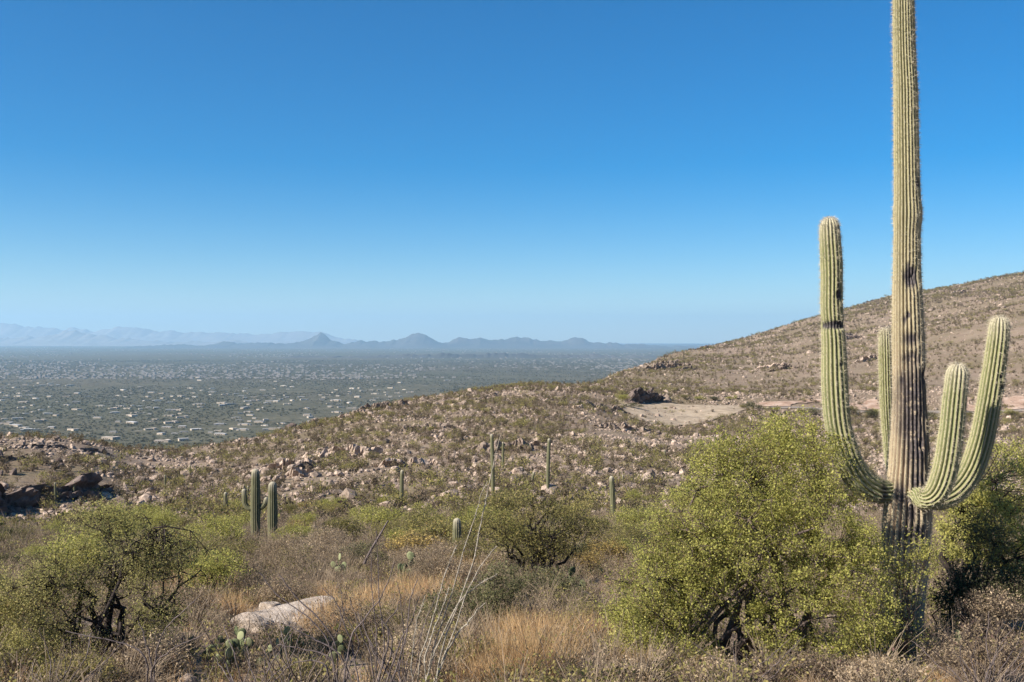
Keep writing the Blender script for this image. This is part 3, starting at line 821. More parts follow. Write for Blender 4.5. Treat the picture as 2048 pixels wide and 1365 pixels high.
def build_houses():
    r = rng(500)
    spots = []
    for px, py in NEARH:
        d = -VZ * F / (py - HY)
        spots.append((px, d, True, (px, py)))
    while len(spots) < 298:
        py = 757 + 112 * r.random() ** 3.0; px = -30 + 860 * r.random()
        d = -VZ * F / (py - HY)
        if px > 900 or fbm(px / 70, py / 14, 58, 3) < -0.12 or any(abs(px - s[0]) < 14 and abs(py - (HY - VZ * F / s[1])) < 4 for s in spots): continue
        spots.append((px, d, False, None))
    roots = {}
    for px, d, near, key in spots:
        x = (px - CX) / F * d; k = int(r.integers(0, 4)); rz = r.normal(0, 0.5)
        loc = (x, d, house_z(x, d) - 0.3)
        s = (0.6 if near else 0.4) + 0.4 * r.random()
        if near:
            lab = HL.get(key)
            if lab is None: lab = 'pale flat-roofed house among dark trees on the nearer valley floor'
            o = thing('house', lab, 'house', loc, rz, s, 'houses on the valley floor')
            w_, r_, wi, dr = HK[k]
            link('wall', w_, o); link('roof', r_, o); link('door', dr, o)
            for wm in wi: link('window', wm, o)
        else:
            o = link('house', JOINED[k], None, loc); o.rotation_euler.z = rz; o.scale = (s, s, s)
            tag(o, 'tiny pale house scattered over the valley floor farther off', 'house', 'houses on the valley floor')
    # beyond them nobody could count
    n = 4600
    py = 690 + 69 * r.random(n) ** 1.25; d = -VZ * F / (py - HY)
    px = -60 + 1380 * r.random(n)
    x = (px - CX) / F * d
    keep = (1.6 * fbm(x / 900, d / 1300, 77, 3) + r.random(n) * 0.7 > 0.25)
    x, d = x[keep], d[keep]; n = len(x)
    sx = (3 + 5 * r.random(n)) * (1 + d / 40000); sy = (4 + 4 * r.random(n)) * (1 + d / 40000); h = 3 + 3 * r.random(n) + 8 * (r.random(n) < 0.03)
    base = VZ + 6 * fbm(x / 900, d / 900, 21, 4) * sstep(1000, 2500, d) - 1
    c = np.array([(-1, -1, 0), (1, -1, 0), (1, 1, 0), (-1, 1, 0), (-1, -1, 1), (1, -1, 1), (1, 1, 1), (-1, 1, 1)], float)
    V = np.stack([x[:, None] + c[None, :, 0] * sx[:, None], d[:, None] + c[None, :, 1] * sy[:, None], base[:, None] + c[None, :, 2] * (h[:, None] + 1)], -1).reshape(-1, 3)
    q = np.array([(4, 5, 6, 7), (0, 1, 5, 4), (1, 2, 6, 5), (2, 3, 7, 6), (3, 0, 4, 7)])
    Q = (np.arange(n)[:, None, None] * 8 + q[None]).reshape(-1, 4)
    o = link('distant_town', mkmesh('distant_town', V, [Q], False, None, M['town']), kind='stuff')
    tag(o, 'pale specks of a distant town across the far valley', 'town')
build_houses()

# ------------------------------------------------------------------ saguaros
def catmull(pts, n):
    p = np.array(pts, float); p = np.vstack([2 * p[0] - p[1], p, 2 * p[-1] - p[-2]])
    out = []
    segs = len(p) - 3
    t = np.linspace(0, segs - 1e-6, n); i = t.astype(int); f = (t - i)[:, None]
    a, b, c, d = p[i], p[i + 1], p[i + 2], p[i + 3]
    return 0.5 * (2 * b + (c - a) * f + (2 * a - 5 * b + 4 * c - d) * f ** 2 + (3 * b - a - 3 * c + d) * f ** 3)

def ribbed(ctrl, ribs, seed, per=8, step=0.04, depth=0.13, dome=True, scars=(), spines=0, taper_in=0.0, ref=(0, 1, 0)):
    """ctrl: list of (x,y,z,radius). returns skin verts/quads/attrs and spine tris"""
    r = rng(seed)
    c = np.array(ctrl, float)
    L = np.linalg.norm(np.diff(c[:, :3], axis=0), axis=1).sum()
    n = max(8, int(L / step))
    fine = catmull(c, n * 4)
    s = np.concatenate([[0], np.cumsum(np.linalg.norm(np.diff(fine[:, :3], axis=0), axis=1))])
    sl_ = np.linspace(0, s[-1], n)
    Pm = np.stack([np.interp(sl_, s, fine[:, k]) for k in range(4)], 1)
    rad = Pm[:, 3].copy()
    rad *= 1 + 0.05 * vnoise(sl_ * 1.7, sl_ * 0 + seed, seed) + 0.03 * vnoise(sl_ * 5, sl_ * 0 + seed, seed + 1)
    wool = np.zeros(n)
    if dome:
        R_ = rad[-1]; e = (sl_[-1] - sl_)
        e = np.clip(e / (R_ * 1.25), 0, 1)
        # finer rings for the dome
        k = 10
        add = np.linspace(0, 1, k + 1)[1:]
        top = Pm[-1]; tdir = Pm[-1, :3] - Pm[-3, :3]; tdir /= np.linalg.norm(tdir)
        ext = np.array([[*(top[:3] + tdir * R_ * 1.15 * math.sin(a * math.pi / 2)), 0] for a in add])
        er = R_ * np.cos(add * math.pi / 2) ** 0.9; er[-1] = 0.004
        Pm = np.vstack([Pm, ext]); rad = np.concatenate([rad, er])
        wool = np.concatenate([np.clip(1 - (sl_[-1] - sl_) / 0.22, 0, 1) * 0.35, 0.35 + 0.45 * add])
    n = len(Pm)
    C = Pm[:, :3]
    t = np.gradient(C, axis=0); t /= np.linalg.norm(t, axis=1, keepdims=True)
    ref = np.array(ref, float)
    nn = ref[None] - t * (t @ ref)[:, None]; nn /= np.linalg.norm(nn, axis=1, keepdims=True)
    bb = np.cross(t, nn)
    m = ribs * per
    th = np.arange(m) * 2 * np.pi / m
    cr = np.abs(np.cos(th * ribs / 2))
    prof = 1 - depth * 2 * (1 - cr ** 0.75)
    wob = 1 + 0.05 * vnoise(np.cos(th)[None] * 1.3 + C[:, 2:3] * 1.1, np.sin(th)[None] * 1.3 + C[:, 2:3] * 0.6, seed + 3)
    rr = rad[:, None] * prof[None] * wob
    scar = np.zeros((n, m))
    hh = np.arange(n)[:, None]
    dirs = nn[:, None] * np.cos(th)[None, :, None] + bb[:, None] * np.sin(th)[None, :, None]
    pos = C[:, None] + dirs * rr[:, :, None]
    for (sx, sz, wx, wz, deep) in scars:
        q = np.exp(-(((pos[:, :, 0] - sx) / wx) ** 2 + ((pos[:, :, 2] - sz) / wz) ** 2) ** 2) * (dirs[:, :, 1] < 0.35)
        jag = 0.6 + 0.8 * (vnoise(pos[:, :, 0] * 26, pos[:, :, 2] * 22, seed + 8) + 0.5)
        scar = np.maximum(scar, q * (2.0 if deep >= 0.12 else 1.0)); rr = rr * (1 - deep * np.clip(q * jag, 0, 1))
    pos = C[:, None] + dirs * rr[:, :, None]
    V = pos.reshape(-1, 3)
    idx = np.arange(n * m).reshape(n, m)
    i0 = idx[:-1]; i1 = idx[1:]
    Q = np.stack([i0, np.roll(i0, -1, 1), np.roll(i1, -1, 1), i1], -1).reshape(-1, 4)
    crest = np.tile(cr ** 5, (n, 1)) * (1 - 0.6 * np.minimum(scar, 1))
    attrs = {'crest': ('POINT', crest.ravel()), 'wool': ('POINT', np.repeat(wool, m)), 'scar': ('POINT', scar.ravel())}
    sv = None
    if spines:
        ci = (np.arange(ribs) * per)
        cnt = int(n * spines)
        ri = r.integers(0, n, cnt * ribs); ki = np.tile(ci, cnt)
        ok = (scar[ri, ki] < 0.5) & (rad[ri] > 0.02)
        ri, ki = ri[ok], ki[ok]
        b0 = pos[ri, ki] + t[ri] * (r.random((len(ri), 1)) - 0.5) * step
        dd = dirs[ri, ki] + r.normal(0, 0.55, (len(ri), 3)); dd /= np.linalg.norm(dd, axis=1, keepdims=True)
        side = np.cross(dd, r.normal(0, 1, (len(ri), 3))); side /= np.linalg.norm(side, axis=1, keepdims=True) + 1e-9
        ln = 0.022 + 0.03 * r.random((len(ri), 1))
        wd = 0.0016
        sv = np.stack([b0 - side * wd, b0 + side * wd, b0 + dd * ln], 1).reshape(-1, 3)
    return V, Q, attrs, sv

def big_saguaro():
    d0 = 12.0; k = d0 / F
    base = G(1806, d0); b = np.array(base)
    root = thing('saguaro_cactus', 'tall ribbed saguaro with four upturned arms towering at the right', 'saguaro cactus', base)
    def L(px, py, dd=0.0): return P3(px, py, d0 + dd) - b
    def ctrl(lst): return [(*L(p[0], p[1], p[3] if len(p) > 3 else 0.0), p[2] * k / 2) for p in lst]
    zb = -(HY - HY)
    trunk = ctrl([(1803, 1330, 78), (1804, 1290, 80), (1806, 1200, 84), (1811, 1090, 92), (1815, 1030, 92), (1817, 960, 84), (1819, 900, 76), (1819, 800, 67), (1817, 700, 64), (1815, 600, 58), (1814, 540, 52), (1814, 470, 50), (1815, 430, 54), (1814, 380, 49), (1812, 250, 47), (1811, 180, 46), (1808, 100, 42), (1806, 0, 41), (1804, -120, 40), (1803, -250, 40), (1803, -320, 36)])
    def sx(px): return L(px, 700)[0]
    def szz(py): return L(1800, py)[2]
    sc1 = [(sx(1812), szz(556), 0.075, 0.13, 0.14), (sx(1808), szz(535), 0.02, 0.06, 0.06), (sx(1811), szz(678), 0.09, 0.08, 0.07), (sx(1812), szz(718), 0.11, 0.09, 0.08), (sx(1818), szz(800), 0.20, 0.45, 0.06), (sx(1822), szz(890), 0.16, 0.36, 0.07), (sx(1812), szz(850), 0.15, 0.28, 0.05), (sx(1828), szz(370), 0.03, 0.04, 0.14), (sx(1812), szz(558), 0.035, 0.045, 0.22), (sx(1830), szz(885), 0.025, 0.03, 0.2), (sx(1843), szz(755), 0.04, 0.07, 0.16), (sx(1806), szz(630), 0.02, 0.025, 0.14), (sx(1842), szz(750), 0.05, 0.14, 0.07), (sx(1806), szz(1010), 0.06, 0.22, 0.05), (sx(1790), szz(985), 0.06, 0.14, 0.05), (sx(1815), szz(1060), 0.16, 0.10, 0.05), (sx(1796), szz(760), 0.035, 0.12, 0.05), (sx(1822), szz(960), 0.13, 0.16, 0.05), (sx(1800), szz(640), 0.018, 0.05, 0.06), (sx(1835), szz(990), 0.05, 0.16, 0.05)]
    V, Q, at, sv = ribbed(trunk, 24, 1, 8, 0.05, 0.11, True, sc1, 6.0, ref=(0, 1, 0))
    tr = link('trunk', mkmesh('saguaro_trunk', V, [Q], True, at, M['saguaro']), root)
    link('spines', mkmesh('saguaro_spines', sv, [np.arange(len(sv)).reshape(-1, 3)], False, None, M['spine']), tr, kind='stuff')
    arms = [
      ('long left arm with a torn dark band', [(1800, 975, 34), (1770, 984, 46), (1745, 978, 52), (1715, 955, 54), (1690, 905, 54), (1675, 845, 52), (1669, 770, 50), (1667, 690, 47), (1665, 660, 45), (1665, 645, 43), (1663, 610, 43), (1663, 540, 43), (1660, 480, 41), (1659, 458, 39)], [(1665, 651, 0.16, 0.040, 0.22), (1673, 590, 0.04, 0.06, 0.22), (1676, 730, 0.03, 0.025, 0.1), (1762, 985, 0.045, 0.16, 0.06), (1672, 570, 0.02, 0.03, 0.08)], 11),
      ('short arm half hidden behind the trunk', [(1812, 965, 26, 0.1), (1796, 955, 28, 0.40), (1784, 925, 28, 0.60), (1778, 870, 29, 0.68), (1774, 800, 30, 0.70), (1772, 720, 30, 0.70), (1771, 672, 28, 0.70)], [(1776, 800, 0.05, 0.012, 0.05)], 12),
      ('shorter right arm nearest the trunk', [(1825, 985, 34, -0.15), (1850, 1000, 40, -0.32), (1874, 985, 46, -0.42), (1891, 940, 47, -0.46), (1902, 870, 46, -0.48), (1909, 800, 44, -0.48), (1914, 753, 42, -0.48)], [(1924, 860, 0.02, 0.1, 0.03)], 13),
      ('outer right arm leaning away', [(1835, 985, 36, -0.05), (1870, 1000, 43, 0.02), (1908, 985, 47, 0.05), (1940, 945, 48, 0.06), (1962, 885, 47, 0.05), (1977, 810, 46, 0.04), (1988, 740, 45, 0.02), (1996, 680, 42, 0.0), (1998, 656, 40, 0.0)], [(1994, 755, 0.022, 0.03, 0.14), (1999, 775, 0.02, 0.02, 0.14)], 14),
    ]
    for lab, lst, scs, sd in arms:
        s2 = [(L(a_, c_)[0], L(a_, c_)[2], w1, w2, dp) for a_, c_, w1, w2, dp in scs]
        V, Q, at, sv = ribbed(ctrl(lst), 17, sd, 8, 0.04, 0.125, True, s2, 6.0, ref=(0, 1, 0))
        a = link('arm', mkmesh('saguaro_arm', V, [Q], True, at, M['saguaro_arm']), root); a['label'] = lab
        link('spines', mkmesh('saguaro_spines', sv, [np.arange(len(sv)).reshape(-1, 3)], False, None, M['spine']), a, kind='stuff')
big_saguaro()

def small_saguaro(px, d, ytop, wpx, label, seed, arms=(), lean=0.0, group='saguaros on the slope below'):
    """a saguaro whose top stands at image row ytop when its foot is d metres away"""
    base = G(px, d); ztop = -(ytop - HY) / F * d
    h = ztop - base.z; rr = wpx * d / F / 2
    root = thing('saguaro_cactus', label, 'saguaro cactus', base, 0, 1, group)
    c = [(0, 0, -0.2, rr * 0.85), (0.0, 0, h * 0.3, rr), (lean * h * 0.4, 0, h * 0.65, rr * 1.02), (lean * h, 0, h - rr * 1.1, rr * 0.86)]
    ribs = 14 if d < 60 else 10
    st = max(0.05, h / 60)
    V, Q, at, sv = ribbed(c, ribs, seed, 4, st, 0.11, True, (), 1.5 if d < 60 else 0)
    t_ = link('trunk', mkmesh('saguaro_trunk', V, [Q], True, at, M['saguaro_far']), root)
    if sv is not None: link('spines', mkmesh('saguaro_spines', sv, [np.arange(len(sv)).reshape(-1, 3)], False, None, M['spine']), t_, kind='stuff')
    for (side, z0, out, z1, wr) in arms:
        a = wr * rr; z0 = -(z0 - HY) / F * d - base.z; z1 = -(z1 - HY) / F * d - base.z; out = out * d / F
        ac = [(0, 0, z0, a * 0.8), (side * out * 0.6, 0, z0 + 0.02, a), (side * out * 0.95, 0, z0 + out * 0.45, a), (side * out, 0, (z0 + z1) / 2 + 0.1, a), (side * out * 1.05, 0, z1, a * 0.85)]
        V, Q, at, sv = ribbed(ac, 12, seed + 5, 4, 0.06, 0.11, True, (), 1.5 if d < 60 else 0)
        link('arm', mkmesh('saguaro_arm', V, [Q], True, at, M['saguaro_far']), root)

small_saguaro(511, 45, 937, 19, 'dark saguaro with two stubby low arms above the green thicket', 601, [(-1, 1018, 22, 984, 0.6), (1, 1016, 20, 1000, 0.58)])
small_saguaro(545, 42, 963, 19, 'stout armless saguaro just right of the two-armed one', 602)
small_saguaro(451, 88, 984, 8, 'thin saguaro left of the two-armed saguaro', 603)
small_saguaro(803, 92, 940, 8, 'slender armless saguaro left of the ocotillo wands', 604, lean=0.015)
small_saguaro(986, 100, 868, 8, 'tallest pole-like saguaro standing behind the ocotillo tips', 605, lean=-0.02)
small_saguaro(1096, 105, 877, 7.5, 'tall thin saguaro above the bare mesquite', 606, lean=0.02)
small_saguaro(1226, 70, 952, 11, 'short green saguaro left of the big bright bush', 607, lean=-0.03)
small_saguaro(914, 34, 1036, 18, 'young blunt-topped saguaro rising from the shrubs behind ocotillo', 608)
small_saguaro(1064, 112, 944, 5.5, 'small leaning saguaro between the two tall poles', 609, lean=0.10)
small_saguaro(1006, 140, 884, 4.5, 'faint pole saguaro just right of the tallest one', 610)
r_ = rng(620)
for i, (px, py, d, w) in enumerate([(836, 978, 125, 4), (749, 1012, 110, 4), (581, 968, 120, 4), (496, 972, 110, 4), (1248, 852, 235, 4), (1282, 860, 228, 4), (1292, 856, 232, 4), (945, 905, 170, 3.5), (655, 955, 125, 4), (700, 905, 170, 3.5), (862, 905, 180, 3), (1170, 900, 165, 3.5), (1330, 900, 170, 4), (540, 915, 170, 3.5), (610, 890, 185, 3), (1040, 860, 210, 3), (1120, 830, 240, 3), (330, 950, 130, 3.5), (380, 930, 150, 3.5), (110, 965, 112, 4), (148, 962, 116, 4), (700, 868, 215, 3), (1385, 905, 160, 4), (1246, 950, 120, 4), (1430, 870, 200, 3)]):
    small_saguaro(px, d, py, w, 'thin distant saguaro dotting the rocky slope', 630 + i, group='thin saguaros far up the slope')

# ------------------------------------------------------------------ foreground and middle plants
def plant(name, label, cat, px, d, ells, seed, mb, ml, group=None, wood='trunk', fol='crown', **kw):
    """ells: (px, py, half width px, half height px, depth offset m, half depth m) read as real sizes at distance d"""
    base = G(px, d); b = np.array(base)
    k = d / F
    E = []
    for ex, ey, rw, rh, dd, rd in ells:
        c = P3(ex, ey, d) - b; c[1] += dd; c[0] *= (d + dd) / d * 1.0
        E.append((c[0], c[1], c[2], rw * k, rd, rh * k))
    root = thing(name, label, cat, base, 0, 1, group)
    mw, ml_ = plant_meshes(name, E, seed, mb, ml, **kw)
    link(wood, mw, root)
    if ml_: link(fol, ml_, root, kind='stuff')
    return root

# big bright bush left of the tall saguaro
plant('palo_verde', 'large bright yellow-green bush beside the tall saguaro', 'bush', 1590, 11.2,
      [(1560, 1010, 170, 165, 0.3, 1.0), (1430, 1080, 150, 130, 0.1, 0.9), (1625, 1070, 125, 150, 0.0, 0.8), (1340, 1190, 140, 110, -0.3, 0.7), (1275, 1230, 105, 95, -0.4, 0.55), (1350, 1120, 90, 70, -0.1, 0.6), (1500, 1200, 170, 100, -0.4, 0.7), (1690, 1190, 95, 100, -0.5, 0.5), (1590, 885, 100, 70, 0.4, 0.6), (1455, 925, 70, 65, 0.3, 0.5), (1700, 1080, 60, 70, -0.2, 0.5), (1240, 1290, 75, 50, -0.5, 0.4), (1350, 1290, 90, 45, -0.5, 0.4), (1480, 1285, 90, 50, -0.5, 0.4), (1620, 1270, 90, 55, -0.5, 0.4)],
      1001, M['bark_brown'], M['leaf_paloverde'], limbs=32, subs=640, twigs=7600, leaves=200000, leaf=(0.0185, 0.0125), r0=0.045, shell=0.35, gap=-0.45, gapf=2.0, spread=0.035, roots=[[0, 0, 0], [-0.7, -0.2, 0], [0.45, -0.1, 0], [-1.3, -0.4, 0.0]], sag=0.1)
# thin growth in front of the saguaro's foot
plant('palo_verde', 'sparse leafy sprays in front of the tall saguaro\'s foot', 'bush', 1800, 10.9,
      [(1800, 1150, 85, 70, 0, 0.35), (1790, 1270, 70, 70, 0, 0.35), (1850, 1100, 50, 50, 0, 0.3)],
      1002, M['bark_brown'], M['leaf_paloverde'], limbs=9, subs=90, twigs=520, leaves=5500, leaf=(0.019, 0.0125), r0=0.02, shell=0.2, gap=-0.25, gapf=2.2, spread=0.03)
plant('palo_verde', 'open green tree with a dark trunk behind the right arms', 'tree', 1925, 14.0,
      [(1960, 1000, 120, 120, 0, 0.9), (1900, 1100, 80, 80, -0.2, 0.7), (2060, 1090, 100, 110, 0.1, 0.9), (2040, 960, 80, 80, 0.2, 0.7), (1960, 1150, 90, 60, -0.4, 0.5), (1880, 1180, 60, 50, -0.5, 0.4), (2050, 1190, 90, 50, -0.4, 0.5)],
      1003, M['bark_dark'], M['leaf_paloverde'], limbs=13, subs=200, twigs=2000, leaves=52000, leaf=(0.022, 0.014), r0=0.075, shell=0.4, gap=-0.2, gapf=1.4, spread=0.04)
# mesquite at the left
plant('mesquite_tree', 'gnarled mesquite with black forking trunk at the lower left', 'tree', 225, 10.6,
      [(210, 1120, 130, 85, 0, 0.7), (105, 1180, 110, 85, -0.1, 0.6), (320, 1120, 85, 75, 0.1, 0.6), (50, 1265, 90, 65, -0.2, 0.5), (215, 1040, 85, 45, 0.1, 0.5), (330, 1225, 70, 45, -0.2, 0.4), (150, 1290, 110, 50, -0.3, 0.5)],
      1004, M['bark_dark'], M['leaf_mesquite'], limbs=15, subs=260, twigs=3600, leaves=52000, leaf=(0.0145, 0.009), r0=0.060, shell=0.25, gap=-0.35, gapf=1.7, spread=0.055, wob=0.3, roots=[[0, 0, 0], [0.08, 0.02, 0]])
plant('mesquite_tree', 'pale yellow-green mesquite spilling in at the left edge', 'tree', -40, 10.4,
      [(-30, 1230, 110, 90, 0, 0.6), (20, 1310, 100, 60, -0.2, 0.5), (-60, 1330, 100, 60, 0, 0.5)],
      1005, M['bark_brown'], M['leaf_mesquite'], limbs=10, subs=120, twigs=1200, leaves=30000, leaf=(0.017, 0.010), r0=0.03, shell=0.3, gap=-0.3, gapf=1.7, spread=0.035)
# mesquite in the centre
plant('mesquite_tree', 'half-bare dark-stemmed mesquite in the centre beyond the straw grass', 'tree', 1075, 24.0,
      [(1080, 1050, 105, 55, 0, 1.0), (1000, 1065, 60, 45, 0, 0.8), (1160, 1065, 60, 45, 0, 0.8), (1080, 1010, 60, 30, 0.2, 0.8), (1075, 1095, 70, 30, -0.2, 0.7)],
      1006, M['bark_dark'], M['leaf_olive'], limbs=13, subs=170, twigs=1500, leaves=14000, leaf=(0.035, 0.02), r0=0.075, shell=0.35, gap=-0.35, gapf=1.0, spread=0.06, wob=0.2, twr=0.004)
# dull dark creosote and brown shrubs in the foreground
plant('creosote_bush', 'dull dark green shrub behind the leaning ocotillo wands', 'shrub', 920, 14.5,
      [(910, 1225, 85, 55, 0, 0.5), (975, 1215, 70, 50, 0.1, 0.5), (860, 1255, 50, 40, 0, 0.4), (1000, 1170, 45, 40, 0.3, 0.4)],
      1007, M['bark_grey'], M['leaf_creosote'], limbs=24, subs=200, twigs=1600, leaves=17000, leaf=(0.025, 0.014), r0=0.012, shell=0.3, spread=0.035, roots=[[0, 0, 0], [0.25, 0, 0], [-0.25, 0, 0]])
plant('creosote_bush', 'grey-green shrub at the foot of the central mesquite', 'shrub', 1090, 19.0,
      [(1090, 1170, 75, 35, 0, 0.5), (1040, 1185, 40, 28, 0, 0.4), (1150, 1185, 45, 35, 0, 0.4)],
      1008, M['bark_grey'], M['leaf_creosote'], limbs=20, subs=140, twigs=1000, leaves=9000, leaf=(0.03, 0.017), r0=0.012, shell=0.3, spread=0.04)
plant('creosote_bush', 'dark tangled scrub right of the tall saguaro foot', 'shrub', 1950, 12.4,
      [(1940, 1170, 70, 55, 0, 0.5), (2010, 1160, 70, 60, 0.1, 0.5), (1890, 1200, 40, 45, 0, 0.35), (2050, 1190, 60, 60, 0, 0.5), (1990, 1080, 60, 60, 0.3, 0.4)],
      1009, M['bark_dark'], M['leaf_creosote'], limbs=26, subs=260, twigs=2000, leaves=16000, leaf=(0.022, 0.013), r0=0.02, shell=0.2, spread=0.04, wob=0.22, gap=-0.4, roots=[[0, 0, 0], [0.3, 0, 0], [-0.25, 0, 0]])
GREY = [(480, 1140, 75, 50, 20, 'purplish bare twiggy shrub above the pale rock slab', 1011), (690, 1235, 85, 70, 12.5, 'tangle of grey bare twigs right of the pale rock slab', 1012), (1110, 1290, 62, 55, 11.5, 'grey-brown dry shrub between straw grass and bright bush', 1013),
        (1960, 1290, 120, 75, 9.6, 'wide grey leafless shrub filling the lower right corner', 1014), (1640, 1335, 110, 40, 9.5, 'brown dry brush under the bright bush', 1015), (640, 1100, 95, 48, 26, 'pale grey-pink dry shrub left of the fallen branch', 1016), (300, 1310, 95, 60, 9.8, 'dark dry brush at the foot of the gnarled mesquite', 1017), (1270, 1130, 70, 40, 22, 'dry pinkish shrub just left of the bright bush', 1018), (560, 1180, 60, 32, 18, 'low purple-grey shrub shading the top of the rock slab', 1019), (820, 1300, 80, 60, 10.5, 'thin grey dry twigs at the foot of the ocotillo', 1020), (1430, 1345, 90, 35, 9.3, 'dry grey undergrowth below the left half of the bright bush', 1021), (1990, 1210, 70, 45, 11.8, 'grey twig shrub right of the tall saguaro\'s foot', 1022)]
for px, py, w, h, d, lab, sd in GREY:
    plant('dry_shrub', lab, 'shrub', px, d, [(px, py, w * 0.8, h * 0.8, 0, w * d / F * 0.7), (px - w * 0.5, py + h * 0.3, w * 0.5, h * 0.55, 0, w * d / F * 0.5), (px + w * 0.5, py + h * 0.3, w * 0.5, h * 0.55, 0, w * d / F * 0.5)],
          sd, M['bark_brown'] if sd in (1014, 1015, 1017, 1022) else M['bark_grey'], M['leaf_grey'], wood='branches', fol='dry_leaves', limbs=30, subs=240, twigs=1050, leaves=4400, leaf=(0.02, 0.01), r0=0.010, shell=0.2, spread=0.03, gap=-0.6, roots=[[0, 0, 0], [w * d / F * 0.4, 0, 0], [-w * d / F * 0.4, 0, 0]], twr=0.0022 + 0.00012 * d)

FILL = [(380, 1200, 60, 45, 15.5, 'pale dry shrub right of the gnarled mesquite trunk', 1031), (760, 1240, 70, 50, 13.5, 'pale tan dry shrub behind the upright dead stems', 1032), (870, 1120, 60, 40, 23, 'pinkish dry shrub below the young saguaro', 1033), (1180, 1230, 60, 50, 14.5, 'grey dry shrub against the left end of the bright bush', 1034), (560, 1090, 60, 40, 27, 'rosy grey twig shrub below the stout saguaro', 1035), (150, 1340, 100, 45, 9.3, 'pale dry brush at the bottom left', 1036), (1250, 1350, 70, 30, 9.1, 'tan dry brush at the bottom left of the bright bush', 1037), (600, 1345, 60, 35, 9.2, 'grey dry brush at the bottom below the slab', 1038), (1760, 1345, 90, 35, 9.1, 'tan dry brush at the bottom below the saguaro foot', 1039), (430, 1090, 55, 36, 25, 'grey dry shrub below the left green bush', 1040), (1000, 1110, 45, 30, 27, 'small pinkish dry shrub left of the central mesquite', 1041), (960, 1310, 60, 40, 10.0, 'grey dry twigs behind the bottom straw clump', 1042)]
for px, py, w, h, d, lab, sd in FILL:
    plant('dry_shrub', lab, 'shrub', px, d, [(px, py, w * 0.8, h * 0.8, 0, w * d / F * 0.7), (px - w * 0.5, py + h * 0.3, w * 0.5, h * 0.55, 0, w * d / F * 0.5), (px + w * 0.5, py + h * 0.3, w * 0.5, h * 0.55, 0, w * d / F * 0.5)],
          sd, M['bark_grey'], M['leaf_grey'] if sd % 2 else M['leaf_olive'], wood='branches', fol='dry_leaves', limbs=28, subs=220, twigs=1000, leaves=4800, leaf=(0.02, 0.011), r0=0.009, shell=0.2, spread=0.035, gap=-0.6, roots=[[0, 0, 0], [w * d / F * 0.4, 0, 0], [-w * d / F * 0.4, 0, 0]], twr=0.0022 + 0.00012 * d)

# green thicket in the hollow: shared kinds, one object each
def thicket_kind(name, seed, mb, ml, h, w, leaves, leaf, limbs=10, subs=90, twigs=800, **kw):
    r = rng(seed)
    E = [(0, 0, h * 0.55, w * 0.5, w * 0.5, h * 0.4)] + [(r.normal(0, w * 0.3), r.normal(0, w * 0.25), h * (0.4 + 0.35 * r.random()), w * 0.35, w * 0.35, h * 0.3) for _ in range(5)]
    return plant_meshes(name, E, seed, mb, ml, limbs=limbs, subs=subs, twigs=twigs, leaves=leaves, leaf=leaf, r0=0.04, shell=0.35, gap=-0.4, gapf=0.9, spread=0.07, twr=0.005, **kw)
TK = {
 'green': [thicket_kind('thicket', 1100 + i, M['bark_dark'], M['leaf_paloverde'], 2.2, 2.6, 7000, (0.06, 0.035)) for i in range(3)],
 'olive': [thicket_kind('thicket', 1110 + i, M['bark_brown'], M['leaf_olive'], 1.8, 2.2, 6000, (0.055, 0.032)) for i in range(3)],
 'yellow': [thicket_kind('thicket', 1120 + i, M['bark_brown'], M['leaf_yellow'], 1.2, 1.6, 4500, (0.05, 0.028)) for i in range(2)],
 'dark': [thicket_kind('thicket', 1130 + i, M['bark_dark'], M['leaf_creosote'], 1.4, 1.8, 5000, (0.05, 0.03)) for i in range(2)],
 'grey': [thicket_kind('thicket', 1140 + i, M['bark_grey'], M['leaf_grey'], 1.1, 1.6, 2600, (0.045, 0.025), 22, 180, 1100) for i in range(3)],
}
TKH = {'green': 2.2, 'olive': 1.8, 'yellow': 1.2, 'dark': 1.4, 'grey': 1.1}
KN = {'green': ('palo_verde', 'bush'), 'olive': ('desert_shrub', 'shrub'), 'yellow': ('desert_shrub', 'shrub'), 'dark': ('creosote_bush', 'shrub'), 'grey': ('dry_shrub', 'shrub')}
def thicket(kind, px, d, ytop, label, seed, group=None, wide=1.0):
    r = rng(seed)
    base = G(px, d); ztop = -(ytop - HY) / F * d
    s = max(0.25, (ztop - base.z) / (TKH[kind] * 0.97))
    s = min(s, 1.9)
    nm, cat = KN[kind]
    root = thing(nm, label, cat, base, r.random() * 6.28, s, group)
    root.scale = (s * wide, s * wide, s)
    mw, ml = TK[kind][int(r.integers(0, len(TK[kind])))]
    link('branches', mw, root); link('foliage', ml, root, kind='stuff')
